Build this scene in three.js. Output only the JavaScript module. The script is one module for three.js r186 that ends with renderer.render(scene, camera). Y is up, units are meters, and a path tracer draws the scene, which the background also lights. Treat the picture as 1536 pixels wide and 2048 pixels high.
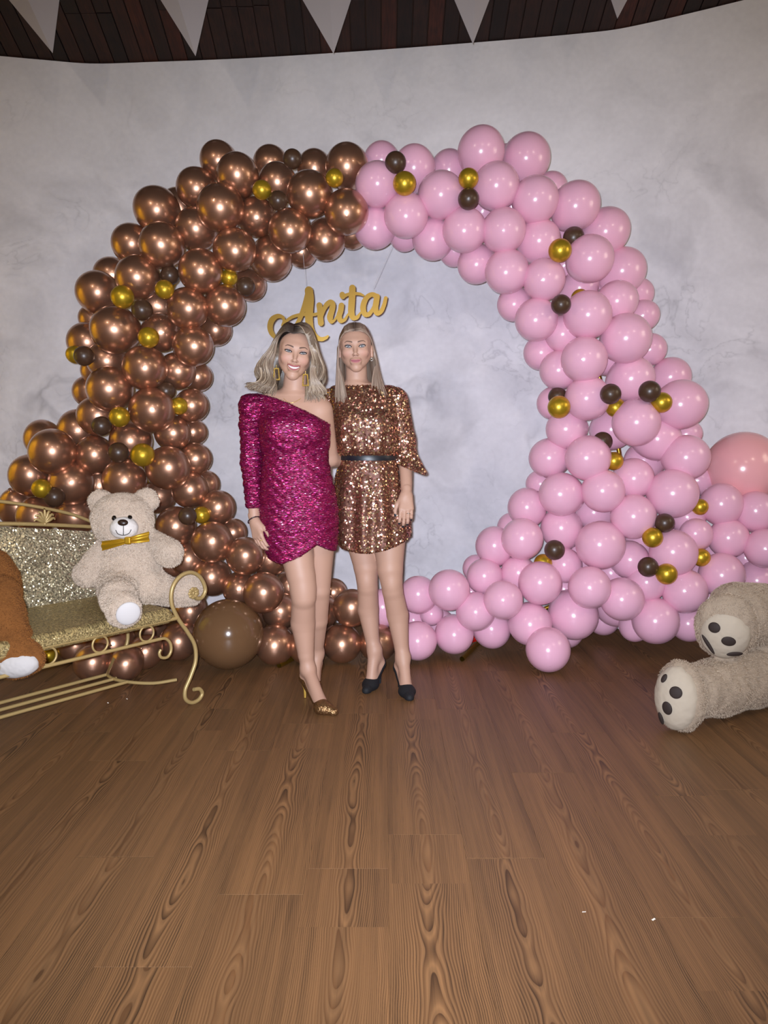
import * as THREE from 'three';
import { mergeGeometries, toCreasedNormals } from 'three/addons/utils/BufferGeometryUtils.js';
import { ImprovedNoise } from 'three/addons/math/ImprovedNoise.js';
import { RoundedBoxGeometry } from 'three/addons/geometries/RoundedBoxGeometry.js';
import { RectAreaLightUniformsLib } from 'three/addons/lights/RectAreaLightUniformsLib.js';

// ---------------------------------------------------------------- camera, light, exposure
RectAreaLightUniformsLib.init();
const scene = new THREE.Scene();
const FOCAL = 1500, EYE = 1.22, TILT = THREE.MathUtils.degToRad(5.5);
const camera = new THREE.PerspectiveCamera(2 * Math.atan(1024 / FOCAL) * 180 / Math.PI, 1536 / 2048, 0.05, 60);
camera.position.set(0, EYE, 0);
camera.rotation.x = -TILT;
const renderer = new THREE.WebGLRenderer();
renderer.toneMapping = THREE.LinearToneMapping;
renderer.toneMappingExposure = 1.0;
renderer.shadowMap.enabled = true;
scene.background = new THREE.Color(0.01, 0.01, 0.012);
// the flash of the phone that takes the picture, a hand's breadth from the lens
const flash = new THREE.SpotLight(new THREE.Color(0.81, 0.87, 1.0), 56, 0, 0.89, 1, 2);
flash.name = 'flash_light';
flash.position.set(-0.035, EYE + 0.03, 0.02);
flash.target.position.set(0, 0.75, -4);
flash.castShadow = true;
scene.add(flash, flash.target);
flash.target.name = 'flash_target';
const WARM = new THREE.Color(1.0, 0.84, 0.66);
const LAMP_POWER = 3.0;

// ---------------------------------------------------------------- helpers
const V = (x, y, z) => new THREE.Vector3(x, y, z);
let seed = 7;
const rnd = () => { seed = (seed * 1664525 + 1013904223) >>> 0; return seed / 4294967296; };
const rr = (a, b) => a + (b - a) * rnd();
const noise = new ImprovedNoise();
const N3 = (x, y, z) => noise.noise(x, y, z);
const fbm = (x, y, z, o = 4) => { let s = 0, a = 0.5; for (let i = 0; i < o; i++) { s += a * N3(x, y, z); x *= 2.03; y *= 2.03; z *= 2.03; a *= 0.5; } return s; };
const clamp = (x, a, b) => Math.min(b, Math.max(a, x));
const sstep = (a, b, x) => { const t = clamp((x - a) / (b - a), 0, 1); return t * t * (3 - 2 * t); };
const mix = (a, b, t) => a + (b - a) * t;
const lin = (c) => new THREE.Color(c);
// direction of a picture point, and the point of it at a horizontal distance Z, on the floor, or on a plane
const ray = (x, y) => V((x - 768) / FOCAL, (1024 - y) / FOCAL, -1).applyAxisAngle(V(1, 0, 0), -TILT);
const EYEPT = V(0, EYE, 0);
const at = (x, y, Z) => { const d = ray(x, y); return d.multiplyScalar(Z / -d.z).add(EYEPT); };
const onFloor = (x, y, h = 0) => { const d = ray(x, y); return d.multiplyScalar((h - EYE) / d.y).add(EYEPT); };
const onPlane = (x, y, p0, n) => { const d = ray(x, y); return d.multiplyScalar(p0.clone().sub(EYEPT).dot(n) / d.dot(n)).add(EYEPT); };
const pm = (px, Z) => px * Z / FOCAL;

const used = {};
const numbered = (n) => { const k = used[n] = (used[n] ?? -1) + 1; return k ? n + '_' + String(k).padStart(3, '0') : n; };
function tag(o, label, category, group, kind) {
  if (label) o.userData.label = label;
  if (category) o.userData.category = category;
  if (group) o.userData.group = group;
  if (kind) o.userData.kind = kind;
  return o;
}
function mesh(name, geo, mat, parent) {
  const m = new THREE.Mesh(geo, mat);
  m.name = parent ? name : numbered(name);
  m.castShadow = m.receiveShadow = true;
  (parent ?? scene).add(m);
  return m;
}
function thing(name, p, label, category, group) {
  const g = new THREE.Group();
  g.name = numbered(name); g.position.copy(p); scene.add(g);
  return tag(g, label, category, group);
}
const M = (o) => new THREE.MeshStandardMaterial(o);
const P = (o) => new THREE.MeshPhysicalMaterial(o);
function tex(w, h, f, srgb = true, nearest = false) {
  const d = new Uint8Array(w * h * 4);
  for (let y = 0; y < h; y++) for (let x = 0; x < w; x++) {
    const c = f(x, y), i = (y * w + x) * 4;
    d[i] = clamp(c[0], 0, 255); d[i + 1] = clamp(c[1], 0, 255); d[i + 2] = clamp(c[2], 0, 255); d[i + 3] = 255;
  }
  const t = new THREE.DataTexture(d, w, h);
  t.wrapS = t.wrapT = THREE.RepeatWrapping;
  t.magFilter = nearest ? THREE.NearestFilter : THREE.LinearFilter;
  if (srgb) t.colorSpace = THREE.SRGBColorSpace;
  t.needsUpdate = true;
  return t;
}
function tube(pts, r, seg = 24, rad = 8, closed = false) {
  const c = new THREE.CatmullRomCurve3(pts, closed, 'centripetal');
  return new THREE.TubeGeometry(c, seg, r, rad, closed);
}
// a tapered tube with its own colour at both ends
function lock(pts, r0, r1, r2, seg, rad, colour) {
  const c = new THREE.CatmullRomCurve3(pts, false, 'centripetal'), g = new THREE.TubeGeometry(c, seg, 1, rad, false);
  const p = g.attributes.position, col = new Float32Array(p.count * 3), q = V(0, 0, 0);
  for (let i = 0; i <= seg; i++) {
    const t = i / seg, o = c.getPointAt(t), r = t < 0.5 ? mix(r0, r1, t * 2) : mix(r1, r2, t * 2 - 1), k = colour(t);
    for (let j = 0; j <= rad; j++) {
      const n = i * (rad + 1) + j;
      q.fromBufferAttribute(p, n).sub(o).multiplyScalar(r).add(o);
      p.setXYZ(n, q.x, q.y, q.z);
      col.set(k, n * 3);
    }
  }
  g.setAttribute('color', new THREE.BufferAttribute(col, 3));
  g.deleteAttribute('uv');
  return g;
}
const shift = (g, v) => g.translate(-v.x, -v.y, -v.z);

// ---------------------------------------------------------------- solids from distance fields
const smin = (a, b, k) => { const h = Math.max(k - Math.abs(a - b), 0) / k; return Math.min(a, b) - h * h * k * 0.25; };
const smax = (a, b, k) => -smin(-a, -b, k);
function cone(a, b, ra, rb) {
  const bx = b.x - a.x, by = b.y - a.y, bz = b.z - a.z, L = bx * bx + by * by + bz * bz || 1e-9;
  return (x, y, z) => {
    const px = x - a.x, py = y - a.y, pz = z - a.z, t = clamp((px * bx + py * by + pz * bz) / L, 0, 1);
    const dx = px - bx * t, dy = py - by * t, dz = pz - bz * t;
    return Math.sqrt(dx * dx + dy * dy + dz * dz) - (ra + (rb - ra) * t);
  };
}
function ell(c, rx, ry, rz, q) {
  const qi = q ? q.clone().invert() : null, v = V(0, 0, 0);
  return (x, y, z) => {
    let px = x - c.x, py = y - c.y, pz = z - c.z;
    if (qi) { v.set(px, py, pz).applyQuaternion(qi); px = v.x; py = v.y; pz = v.z; }
    const ax = px / rx, ay = py / ry, az = pz / rz, k0 = Math.sqrt(ax * ax + ay * ay + az * az);
    const bx = ax / rx, by = ay / ry, bz = az / rz, k1 = Math.sqrt(bx * bx + by * by + bz * bz);
    return k1 < 1e-6 ? -Math.min(rx, ry, rz) : k0 * (k0 - 1) / k1;
  };
}
const blend = (list) => (x, y, z) => { let d = list[0][0](x, y, z); for (let i = 1; i < list.length; i++) d = smin(d, list[i][0](x, y, z), list[i][1]); return d; };
// a trunk through rings [y, xLeft, xRight, zMid, zHalf] from top to bottom
function trunk(rings) {
  const n = rings.length;
  return (x, y, z) => {
    let i = 0;
    while (i < n - 2 && y < rings[i + 1][0]) i++;
    const a = rings[i], b = rings[i + 1], t0 = clamp((a[0] - y) / (a[0] - b[0]), 0, 1), t = t0;
    const l = mix(a[1], b[1], t), r = mix(a[2], b[2], t), zm = mix(a[3], b[3], t), zh = mix(a[4], b[4], t);
    const rx = (r - l) / 2, dx = x - (l + r) / 2, dz = z - zm;
    const k0 = Math.hypot(dx / rx, dz / zh), k1 = Math.hypot(dx / rx / rx, dz / zh / zh);
    let d = k1 < 1e-6 ? -Math.min(rx, zh) : k0 * (k0 - 1) / k1;
    const top = y - rings[0][0], bot = rings[n - 1][0] - y, out = Math.max(top, bot);
    if (out > 0) d = d > 0 ? Math.hypot(d, out) : out; else d = Math.max(d, out);
    return d;
  };
}
function nets(f, lo, hi, cell) {
  const nx = Math.ceil((hi.x - lo.x) / cell) + 1, ny = Math.ceil((hi.y - lo.y) / cell) + 1, nz = Math.ceil((hi.z - lo.z) / cell) + 1;
  const val = new Float32Array(nx * ny * nz), B = 6;
  for (let k = 0; k < nz; k += B) for (let j = 0; j < ny; j += B) for (let i = 0; i < nx; i += B) {
    const ie = Math.min(i + B, nx), je = Math.min(j + B, ny), ke = Math.min(k + B, nz);
    const c = f(lo.x + (i + B / 2 - 0.5) * cell, lo.y + (j + B / 2 - 0.5) * cell, lo.z + (k + B / 2 - 0.5) * cell);
    const far = Math.abs(c) > B * cell * 1.6;
    for (let z = k; z < ke; z++) for (let y = j; y < je; y++) for (let x = i; x < ie; x++) val[(z * ny + y) * nx + x] = far ? c : f(lo.x + x * cell, lo.y + y * cell, lo.z + z * cell);
  }
  const ids = new Int32Array(nx * ny * nz).fill(-1), pos = [], idx = [], sx = 1, sy = nx, sz = nx * ny;
  const co = [0, sx, sy, sx + sy, sz, sx + sz, sy + sz, sx + sy + sz], ed = [[0, 1], [0, 2], [0, 4], [1, 3], [1, 5], [2, 3], [2, 6], [3, 7], [4, 5], [4, 6], [5, 7], [6, 7]];
  for (let k = 0; k < nz - 1; k++) for (let j = 0; j < ny - 1; j++) for (let i = 0; i < nx - 1; i++) {
    const o = k * sz + j * sy + i;
    let m = 0;
    for (let c = 0; c < 8; c++) if (val[o + co[c]] < 0) m |= 1 << c;
    if (m === 0 || m === 255) continue;
    let px = 0, py = 0, pz = 0, n = 0;
    for (const [a, b] of ed) {
      if (((m >> a) & 1) === ((m >> b) & 1)) continue;
      const va = val[o + co[a]], vb = val[o + co[b]], t = va / (va - vb);
      px += (a & 1) + t * ((b & 1) - (a & 1)); py += ((a >> 1) & 1) + t * (((b >> 1) & 1) - ((a >> 1) & 1)); pz += (a >> 2) + t * ((b >> 2) - (a >> 2)); n++;
    }
    ids[o] = pos.length / 3;
    pos.push(lo.x + (i + px / n) * cell, lo.y + (j + py / n) * cell, lo.z + (k + pz / n) * cell);
  }
  const quad = (a, b, c, d, flip) => { if (a < 0 || b < 0 || c < 0 || d < 0) return; flip ? idx.push(a, c, b, b, c, d) : idx.push(a, b, c, b, d, c); };
  for (let k = 1; k < nz - 1; k++) for (let j = 1; j < ny - 1; j++) for (let i = 1; i < nx - 1; i++) {
    const o = k * sz + j * sy + i, s = val[o] < 0;
    if (s !== (val[o + sx] < 0)) quad(ids[o - sy - sz], ids[o - sz], ids[o - sy], ids[o], !s);
    if (s !== (val[o + sy] < 0)) quad(ids[o - sx - sz], ids[o - sz], ids[o - sx], ids[o], s);
    if (s !== (val[o + sz] < 0)) quad(ids[o - sx - sy], ids[o - sy], ids[o - sx], ids[o], !s);
  }
  const g = new THREE.BufferGeometry();
  g.setAttribute('position', new THREE.BufferAttribute(new Float32Array(pos), 3));
  g.setIndex(idx);
  const nor = new Float32Array(pos.length), e = cell * 0.7;
  for (let i = 0; i < pos.length; i += 3) {
    const x = pos[i], y = pos[i + 1], z = pos[i + 2];
    let a = f(x + e, y, z) - f(x - e, y, z), b = f(x, y + e, z) - f(x, y - e, z), c = f(x, y, z + e) - f(x, y, z - e), l = Math.hypot(a, b, c) || 1;
    nor[i] = a / l; nor[i + 1] = b / l; nor[i + 2] = c / l;
  }
  g.setAttribute('normal', new THREE.BufferAttribute(nor, 3));
  return g;
}
function paint(g, f) {
  const p = g.attributes.position, n = g.attributes.normal, c = new Float32Array(p.count * 3);
  for (let i = 0; i < p.count; i++) c.set(f(p.getX(i), p.getY(i), p.getZ(i), n.getX(i), n.getY(i), n.getZ(i)), i * 3);
  g.setAttribute('color', new THREE.BufferAttribute(c, 3));
  return g;
}
// the first point of a solid along the line of sight through a picture point, with its normal
function hit(f, x, y, from = 2, to = 6) {
  const d = ray(x, y).normalize(), p = V(0, 0, 0);
  let t = from;
  for (let i = 0; i < 300 && t < to; i++) { p.copy(d).multiplyScalar(t).add(EYEPT); const s = f(p.x, p.y, p.z); if (s < 0.0006) break; t += Math.max(0.0006, s * 0.6); }
  if (t >= to) return null;
  const e = 0.004, n = V(f(p.x + e, p.y, p.z) - f(p.x - e, p.y, p.z), f(p.x, p.y + e, p.z) - f(p.x, p.y - e, p.z), f(p.x, p.y, p.z + e) - f(p.x, p.y, p.z - e)).normalize();
  return { p, n };
}
const facing = (n, up = V(0, 1, 0)) => new THREE.Quaternion().setFromRotationMatrix(new THREE.Matrix4().lookAt(n, V(0, 0, 0), up));
// many small pieces scattered over a surface
function scatter(g, count, piece, mat, name, parent, place) {
  const p = g.attributes.position, n = g.attributes.normal, ix = g.index.array, T = ix.length / 3, cum = new Float64Array(T);
  const a = V(0, 0, 0), b = V(0, 0, 0), c = V(0, 0, 0), e = V(0, 0, 0);
  let s = 0;
  for (let i = 0; i < T; i++) {
    a.fromBufferAttribute(p, ix[i * 3]); b.fromBufferAttribute(p, ix[i * 3 + 1]); c.fromBufferAttribute(p, ix[i * 3 + 2]);
    s += e.crossVectors(b.sub(a), c.sub(a)).length(); cum[i] = s;
  }
  const list = [];
  for (let k = 0; k < count; k++) {
    const q = rnd() * s;
    let lo = 0, hi = T - 1;
    while (lo < hi) { const m = (lo + hi) >> 1; if (cum[m] < q) lo = m + 1; else hi = m; }
    let u = rnd(), v = rnd();
    if (u + v > 1) { u = 1 - u; v = 1 - v; }
    const i0 = ix[lo * 3], i1 = ix[lo * 3 + 1], i2 = ix[lo * 3 + 2], w = 1 - u - v;
    const pt = V(0, 0, 0).addScaledVector(a.fromBufferAttribute(p, i0), w).addScaledVector(b.fromBufferAttribute(p, i1), u).addScaledVector(c.fromBufferAttribute(p, i2), v);
    const nn = V(0, 0, 0).addScaledVector(a.fromBufferAttribute(n, i0), w).addScaledVector(b.fromBufferAttribute(n, i1), u).addScaledVector(c.fromBufferAttribute(n, i2), v).normalize();
    const r = place(pt, nn, k);
    if (r) list.push(r);
  }
  const im = new THREE.InstancedMesh(piece, mat, list.length);
  list.forEach(([m, col], i) => { im.setMatrixAt(i, m); im.setColorAt(i, col); });
  im.name = name; im.castShadow = im.receiveShadow = true;
  im.userData.kind = 'stuff';
  parent.add(im);
  return im;
}

// ---------------------------------------------------------------- the hall
const CEIL_Y = 3.62, CEIL_Z = -4.95, SLOPE = 0.46;
const ceilAt = (z) => CEIL_Y + SLOPE * (z - CEIL_Z);
const onCeil = (x, y) => { const n = V(0, 1, -SLOPE).normalize(); return onPlane(x, y, V(0, CEIL_Y, CEIL_Z), n); };
// plan of the gently curved back wall, where it meets the boards of the ceiling
const rim = [];
for (const [x, y] of [[0, 112], [90, 120], [180, 127], [300, 124], [500, 116], [768, 99], [1060, 76], [1160, 67], [1230, 59], [1300, 45], [1390, 24], [1480, 2], [1545, -14]]) rim.push(onCeil(x, y));
const curve = new THREE.CatmullRomCurve3(rim.map((p) => V(p.x, 0, p.z)), false, 'centripetal');
const plan = curve.getPoints(60);
const dl = plan[0].clone().sub(plan[3]).normalize(), dr = plan[60].clone().sub(plan[57]).normalize();
plan.unshift(plan[0].clone().addScaledVector(dl, 1.15));
plan.push(plan[plan.length - 1].clone().addScaledVector(dr, 1.6));
const XL = plan[0].x, XR = plan[plan.length - 1].x, ZF = 3.6;

const plaster = tex(1024, 1024, (x, y) => {
  const u = x / 1024 * 6, v = y / 1024 * 6;
  const wx = u + 0.6 * fbm(u * 0.8, v * 0.8, 3.1), wy = v + 0.6 * fbm(u * 0.8, v * 0.8, 8.7);
  const low = 1 - sstep(2.0, 4.3, v);                         // the lower plaster is more veined
  const cloud = fbm(wx * 0.9, wy * 0.9, 1.3, 5), vein = Math.pow(1 - Math.min(1, Math.abs(fbm(wx * 1.6, wy * 1.6, 5.5, 5)) * 9), 3), smear = sstep(0.08, 0.36, fbm(wx * 2.1, wy * 3.2, 11, 5));
  const crack = Math.pow(1 - Math.min(1, Math.abs(fbm(wx * 5.5, wy * 5.5, 31, 4)) * 11), 4) * sstep(0.02, 0.25, fbm(wx * 1.4, wy * 1.4, 41, 3)), mott = fbm(wx * 4, wy * 4, 51, 5);
  const fine = fbm(u * 30, v * 30, 2, 3), patch = sstep(0.1, 0.3, fbm(wx * 1.1, wy * 1.1, 21, 4));
  const b = 224 + cloud * 30 * (0.4 + low * 0.8) - vein * 17 * (0.1 + low * 0.8) * patch * 2 - smear * 13 * (0.1 + low) + fine * 8 - crack * 20 * (0.1 + low) + mott * 20 * (0.25 + low);
  return [b, b - 3, b - 5 + low * 8];
});
const plasterBump = tex(512, 512, (x, y) => { const b = 128 + 90 * fbm(x / 512 * 24, y / 512 * 24, 4, 5); return [b, b, b]; }, false);
const wallMat = M({ map: plaster, bumpMap: plasterBump, bumpScale: 0.003, roughness: 0.78 });
wallMat.map.repeat.set(1, 1);
function sheet(points, top, thick, ys) {                       // an upright wall along a plan line, with thickness
  const pos = [], uv = [], idx = [];
  let s = 0;
  const out = [];
  points.forEach((p, i) => {
    const a = points[Math.max(0, i - 1)], b = points[Math.min(points.length - 1, i + 1)], d = b.clone().sub(a).normalize();
    out.push(V(d.z, 0, -d.x));
    if (i) s += p.distanceTo(points[i - 1]);
    const q = p.clone().addScaledVector(out[i], thick);
    for (const [c, y] of [[p, 0], [p, top(p)], [q, top(p)], [q, 0]]) { pos.push(c.x, y, c.z); uv.push(s / 6, y / 6); }
  });
  for (let i = 0; i < points.length - 1; i++) for (let k = 0; k < 4; k++) {
    const a = i * 4 + k, b = i * 4 + (k + 1) % 4, c = a + 4, d = b + 4;
    idx.push(a, c, b, b, c, d);
  }
  const e = (points.length - 1) * 4;
  idx.push(0, 1, 2, 0, 2, 3, e, e + 2, e + 1, e, e + 3, e + 2);
  const g = new THREE.BufferGeometry();
  g.setAttribute('position', new THREE.BufferAttribute(new Float32Array(pos), 3));
  g.setAttribute('uv', new THREE.BufferAttribute(new Float32Array(uv), 2));
  g.setIndex(idx);
  return toCreasedNormals(g, 0.5);
}
const struct = (name, g, m) => { const o = mesh(name, g, m); return tag(o, null, null, null, 'structure'); };
struct('wall_back', sheet(plan, (p) => ceilAt(p.z), 0.2), wallMat);
const sideMat = M({ color: lin('#b9a692'), bumpMap: plasterBump, bumpScale: 0.003, roughness: 0.8 });
const RIDGE = 0.4, topAny = (p) => ceilAt(p.z > RIDGE ? 2 * RIDGE - p.z : p.z);
const run = (a, b) => Array.from({ length: 17 }, (_, i) => a.clone().lerp(b, i / 16));
struct('wall_left', sheet(run(V(XL, 0, ZF), plan[0]), topAny, 0.2), sideMat);
struct('wall_right', sheet(run(plan[plan.length - 1], V(XR, 0, ZF)), topAny, 0.2), sideMat);
struct('wall_front', sheet(run(V(XR, 0, ZF), V(XL, 0, ZF)), topAny, 0.2), sideMat);

// floor: wide oak-look planks, each its own piece, on a screed
const floor = struct('floor', new THREE.BoxGeometry(XR - XL + 0.6, 0.2, 10).translate((XR + XL) / 2, -0.106, -1.2), M({ color: lin('#2a1a10'), roughness: 0.9 }));
function oak(sd) {
  const W = 384, H = 2048;
  const bell = (k) => 0.5 + 0.26 * N3(sd * 7.3, k, 0);
  return tex(W, H, (px, py) => {
    const u = px / W, v = py / H * 1.95;                         // v in metres
    const c = 0.5 + 0.20 * N3(sd * 9.1, v * 0.7, 1) + 0.05 * N3(sd, v * 3, 4);
    const dx = (u - c) * 0.22 + 0.006 * N3(u * 3, v * 2.2, sd * 3) + 0.0025 * N3(u * 10, v * 9, sd * 5);
    const depth = 0.05 * (0.5 + bell(v * 0.9)) + 0.028 * N3(sd * 2.2, v * 1.5, 3) + 0.006 * N3(u * 2, v * 7, sd);
    const r = Math.sqrt(dx * dx * 1.2 + depth * depth * 0.9) * 215;
    const ring = r - Math.floor(r), late = Math.pow(ring, 3.2) * (1 - sstep(0.93, 1, ring)), strong = 0.45 + 0.55 * sstep(-0.15, 0.3, N3(u * 1.3, v * 1.1, sd * 11 + 2));
    const streak = fbm(u * 34, v * 1.6, sd * 17, 3), pore = sstep(0.16, 0.42, fbm(u * 120, v * 9, sd * 23, 2)), tone = fbm(u * 2.2, v * 0.8, sd * 31, 3), broad = N3(u * 5, v * 0.5, sd * 3.7);
    let k = 1 + tone * 0.12 + streak * 0.17 + broad * 0.09 - late * 0.42 * strong * (0.6 + 0.8 * sstep(-0.3, 0.3, N3(u * 14, v * 3, sd * 13))) - pore * 0.12;
    const dark = sstep(0.25, 0.42, fbm(u * 4, v * 1.7, sd * 41, 3));
    k *= 1 - dark * 0.08;
    k += 0.13 * Math.exp(-(((ring - 0.3) / 0.16) ** 2)) * strong - 0.03;
    return [130 * k, (97 - late * 7) * k, (65 - late * 10) * k];
  });
}
const oakMats = [];
for (let i = 0; i < 4; i++) {
  const map = oak(i + 1.37);
  for (let j = 0; j < 3; j++) oakMats.push(M({ map, color: lin(['#ebe5de', '#e8e1d9', '#efe8df'][j]), roughness: 0.5, bumpMap: map, bumpScale: 0.0004 }));
}
const PW = 0.229, PL = 1.22;
function plankGeo(L, k) {                                          // bevelled top of a plank, length along z
  const w = PW / 2 - 0.0002, l = L / 2 - 0.0003, b = 0.0004, pos = [], uv = [], idx = [];
  const put = (x, y, z) => { pos.push(x, y, z); uv.push(((k % 2 ? -x : x) / PW + 0.5) * 0.98 + 0.01, (k < 2 ? z : -z) / 1.95 + 0.31 + k * 0.17); return pos.length / 3 - 1; };
  const q = (...c) => { const i = c.map((p) => put(...p)); idx.push(i[0], i[1], i[2], i[0], i[2], i[3]); };
  const x = w - b, z = l - b, y = -0.0003;
  q([-x, 0, z], [x, 0, z], [x, 0, -z], [-x, 0, -z]);
  q([-w, y, l], [w, y, l], [x, 0, z], [-x, 0, z]); q([w, y, -l], [-w, y, -l], [-x, 0, -z], [x, 0, -z]);
  q([w, y, l], [w, y, -l], [x, 0, -z], [x, 0, z]); q([-w, y, -l], [-w, y, l], [-x, 0, z], [-x, 0, -z]);
  q([-w, -0.006, l], [w, -0.006, l], [w, y, l], [-w, y, l]);
  const g = new THREE.BufferGeometry();
  g.setAttribute('position', new THREE.BufferAttribute(new Float32Array(pos), 3));
  g.setAttribute('uv', new THREE.BufferAttribute(new Float32Array(uv), 2));
  g.setIndex(idx);
  return toCreasedNormals(g, 0.2);
}
const plankGeos = [0, 1, 2, 3].map((k) => plankGeo(PL, k));
const zJoint = onFloor(700, 1737).z, zJoint2 = onFloor(1010, 1716).z;
for (let c = Math.floor(XL / PW) - 1; c <= Math.ceil(XR / PW); c++) {
  const x = c * PW + PW / 2 + 0.012;
  if (x < XL || x > XR) continue;
  let off = c === -1 ? zJoint : c === 1 ? zJoint2 : zJoint + rr(0, PL);
  while (off > 0.6) off -= PL;
  for (let n = -5; n < 5; n++) {
    const z = off + PL * (n + 0.5);
    if (z < -6.1 || z > 1.2) continue;
    // keep planks the picture can show
    const near = -z + PL / 2;
    if (Math.abs(x) > near * 0.53 + 0.35 || z > 0) continue;
    const m = mesh('plank', plankGeos[Math.floor(rnd() * 4)], oakMats[Math.floor(rnd() * oakMats.length)], floor);
    m.position.set(x, 0, z);
  }
}
// the rest of the floor, outside the picture, as one lower sheet of the same covering
{
  const g = new THREE.PlaneGeometry(XR - XL + 0.2, 9.5).rotateX(-Math.PI / 2).translate((XR + XL) / 2, -0.005, -1.1), u = g.attributes.uv;
  for (let i = 0; i < u.count; i++) u.setXY(i, u.getX(i) * 30, u.getY(i) * 5);
  mesh('floor_covering', g, oakMats[0], floor);
}

// ceiling: a slab with dark narrow boards under it, steep towards the ridge
const run2 = 1 / Math.cos(Math.atan(SLOPE));
const slabGeo = () => {
  const s = new THREE.Shape();
  const z0 = -7.2;
  s.moveTo(z0, ceilAt(z0) + 0.03); s.lineTo(RIDGE, ceilAt(RIDGE) + 0.03); s.lineTo(ZF + 0.4, ceilAt(2 * RIDGE - ZF - 0.4) + 0.03);
  s.lineTo(ZF + 0.4, ceilAt(2 * RIDGE - ZF - 0.4) + 0.2); s.lineTo(RIDGE, ceilAt(RIDGE) + 0.2); s.lineTo(z0, ceilAt(z0) + 0.2);
  const g = new THREE.ExtrudeGeometry(s, { depth: XR - XL + 0.8, bevelEnabled: false });
  return g.rotateY(-Math.PI / 2).translate(XR + 0.4, 0, 0);
};
const ceiling = struct('ceiling', slabGeo(), M({ color: lin('#3a2418'), roughness: 0.8 }));
const grainDark = [0, 1, 2].map((i) => tex(64, 512, (x, y) => { const k = 0.8 + 0.5 * fbm(x / 8, y / 90, i * 5 + 2, 4) + 0.3 * fbm(x / 40, y / 240, i * 9, 2); return [96 * k, 60 * k, 47 * k]; }));
const boardMats = [];
for (const c of ['#8a7a74', '#a58a7c', '#6a5c58', '#c08f74', '#93827c', '#7a6660']) for (const map of grainDark) boardMats.push(M({ map, color: lin(c), roughness: 0.65 }));
{
  const BW = 0.094, angle = Math.atan(SLOPE);
  const lens = [0.45, 0.7, 0.95].map((L) => { const g = new RoundedBoxGeometry(BW - 0.006, 0.018, L - 0.004, 1, 0.003); return [L, g]; });
  const back = (x) => { let best = plan[0], d = 9; for (const p of plan) if (Math.abs(p.x - x) < d) { d = Math.abs(p.x - x); best = p; } return best.z; };
  for (let c = -40; c <= 40; c++) {
    const x = c * BW + 0.03;
    if (x < XL + 0.05 || x > XR - 0.05 || x < -3.0 || x > 3.0) continue;
    let z = back(x) - 0.12, end = -3.55, first = true;
    while (z < end) {
      let [L, g] = lens[Math.floor(rnd() * 3)];
      const dz = L / run2 * (first ? 1 : 1);
      const m = mesh('board', g, boardMats[Math.floor(rnd() * boardMats.length)], ceiling);
      m.position.set(x, ceilAt(z + dz / 2) + 0.016 + rr(0, 0.004), z + dz / 2);
      m.rotation.x = -angle;
      z += dz; first = false;
    }
  }
}

// a tall bright window in the right wall, outside the picture, with two panes, and the lamps of the hall
{
  const wz = -2.55, wy = 2.35, wx = XR - 0.03;
  const frame = thing('window_1', V(wx, wy, wz)); tag(frame, null, null, null, 'structure');
  const fm = M({ color: lin('#ddd6cc'), roughness: 0.5 });
  const bar = (h, w, y, z) => mesh('frame_bar', new RoundedBoxGeometry(0.06, h, w, 2, 0.008).translate(0, y, z), fm, frame);
  bar(0.06, 1.06, 0.5, 0); bar(0.06, 1.06, -0.5, 0); bar(0.94, 0.06, 0, 0.5); bar(0.94, 0.06, 0, -0.5); bar(0.94, 0.09, 0, 0); bar(0.05, 0.94, 0.03, 0);
  mesh('lit_window_pane', new THREE.BoxGeometry(0.012, 0.94, 0.94), M({ color: lin('#ffffff'), emissive: new THREE.Color(1, 0.86, 0.66), emissiveIntensity: 7 }), frame);
  const l = new THREE.RectAreaLight(new THREE.Color(1, 0.84, 0.62), 2.2, 0.9, 0.9);
  l.name = 'window_light'; l.position.set(wx - 0.045, wy, wz); l.lookAt(0, 1.6, wz); scene.add(l);
}
{
  const shadeMat = M({ color: lin('#2a2623'), roughness: 0.4, metalness: 0.6, side: THREE.DoubleSide });
  const shadePts = []; for (let i = 0; i <= 12; i++) { const t = i / 12; shadePts.push(new THREE.Vector2(0.03 + 0.17 * Math.pow(t, 0.7), 0.2 - 0.2 * t)); }
  const shadeGeo = new THREE.LatheGeometry(shadePts, 32);
  const bulbGeo = new THREE.SphereGeometry(0.045, 24, 16), bulbMat = M({ color: lin('#ffffff'), emissive: WARM, emissiveIntensity: 14 });
  const where = ['left', 'middle', 'right'];
  [[-1.9, 3.3, -0.9], [0.4, 3.5, 1.0], [2.3, 3.3, -0.6]].forEach(([x, y, z], i) => {
    const t = thing('pendant_lamp', V(x, y, z), 'dark metal pendant lamp with warm bulb, the ' + ['leftmost', 'middle', 'rightmost'][i] + ' of three', 'lamp', 'pendant lamps of the hall');
    mesh('lamp_shade', shadeGeo, shadeMat, t);
    mesh('bulb', bulbGeo, bulbMat, t);
    const top = topAny(V(x, 0, z)) - y + 0.03;
    mesh('cable', new THREE.CylinderGeometry(0.004, 0.004, top - 0.19, 8).translate(0, (top + 0.19) / 2, 0), shadeMat, t);
    const l = new THREE.PointLight(WARM, LAMP_POWER, 0, 2); l.name = 'bulb_light'; l.position.set(0, -0.02, 0); l.castShadow = true; l.shadow.radius = 2.4; t.add(l);
  });
}
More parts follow.
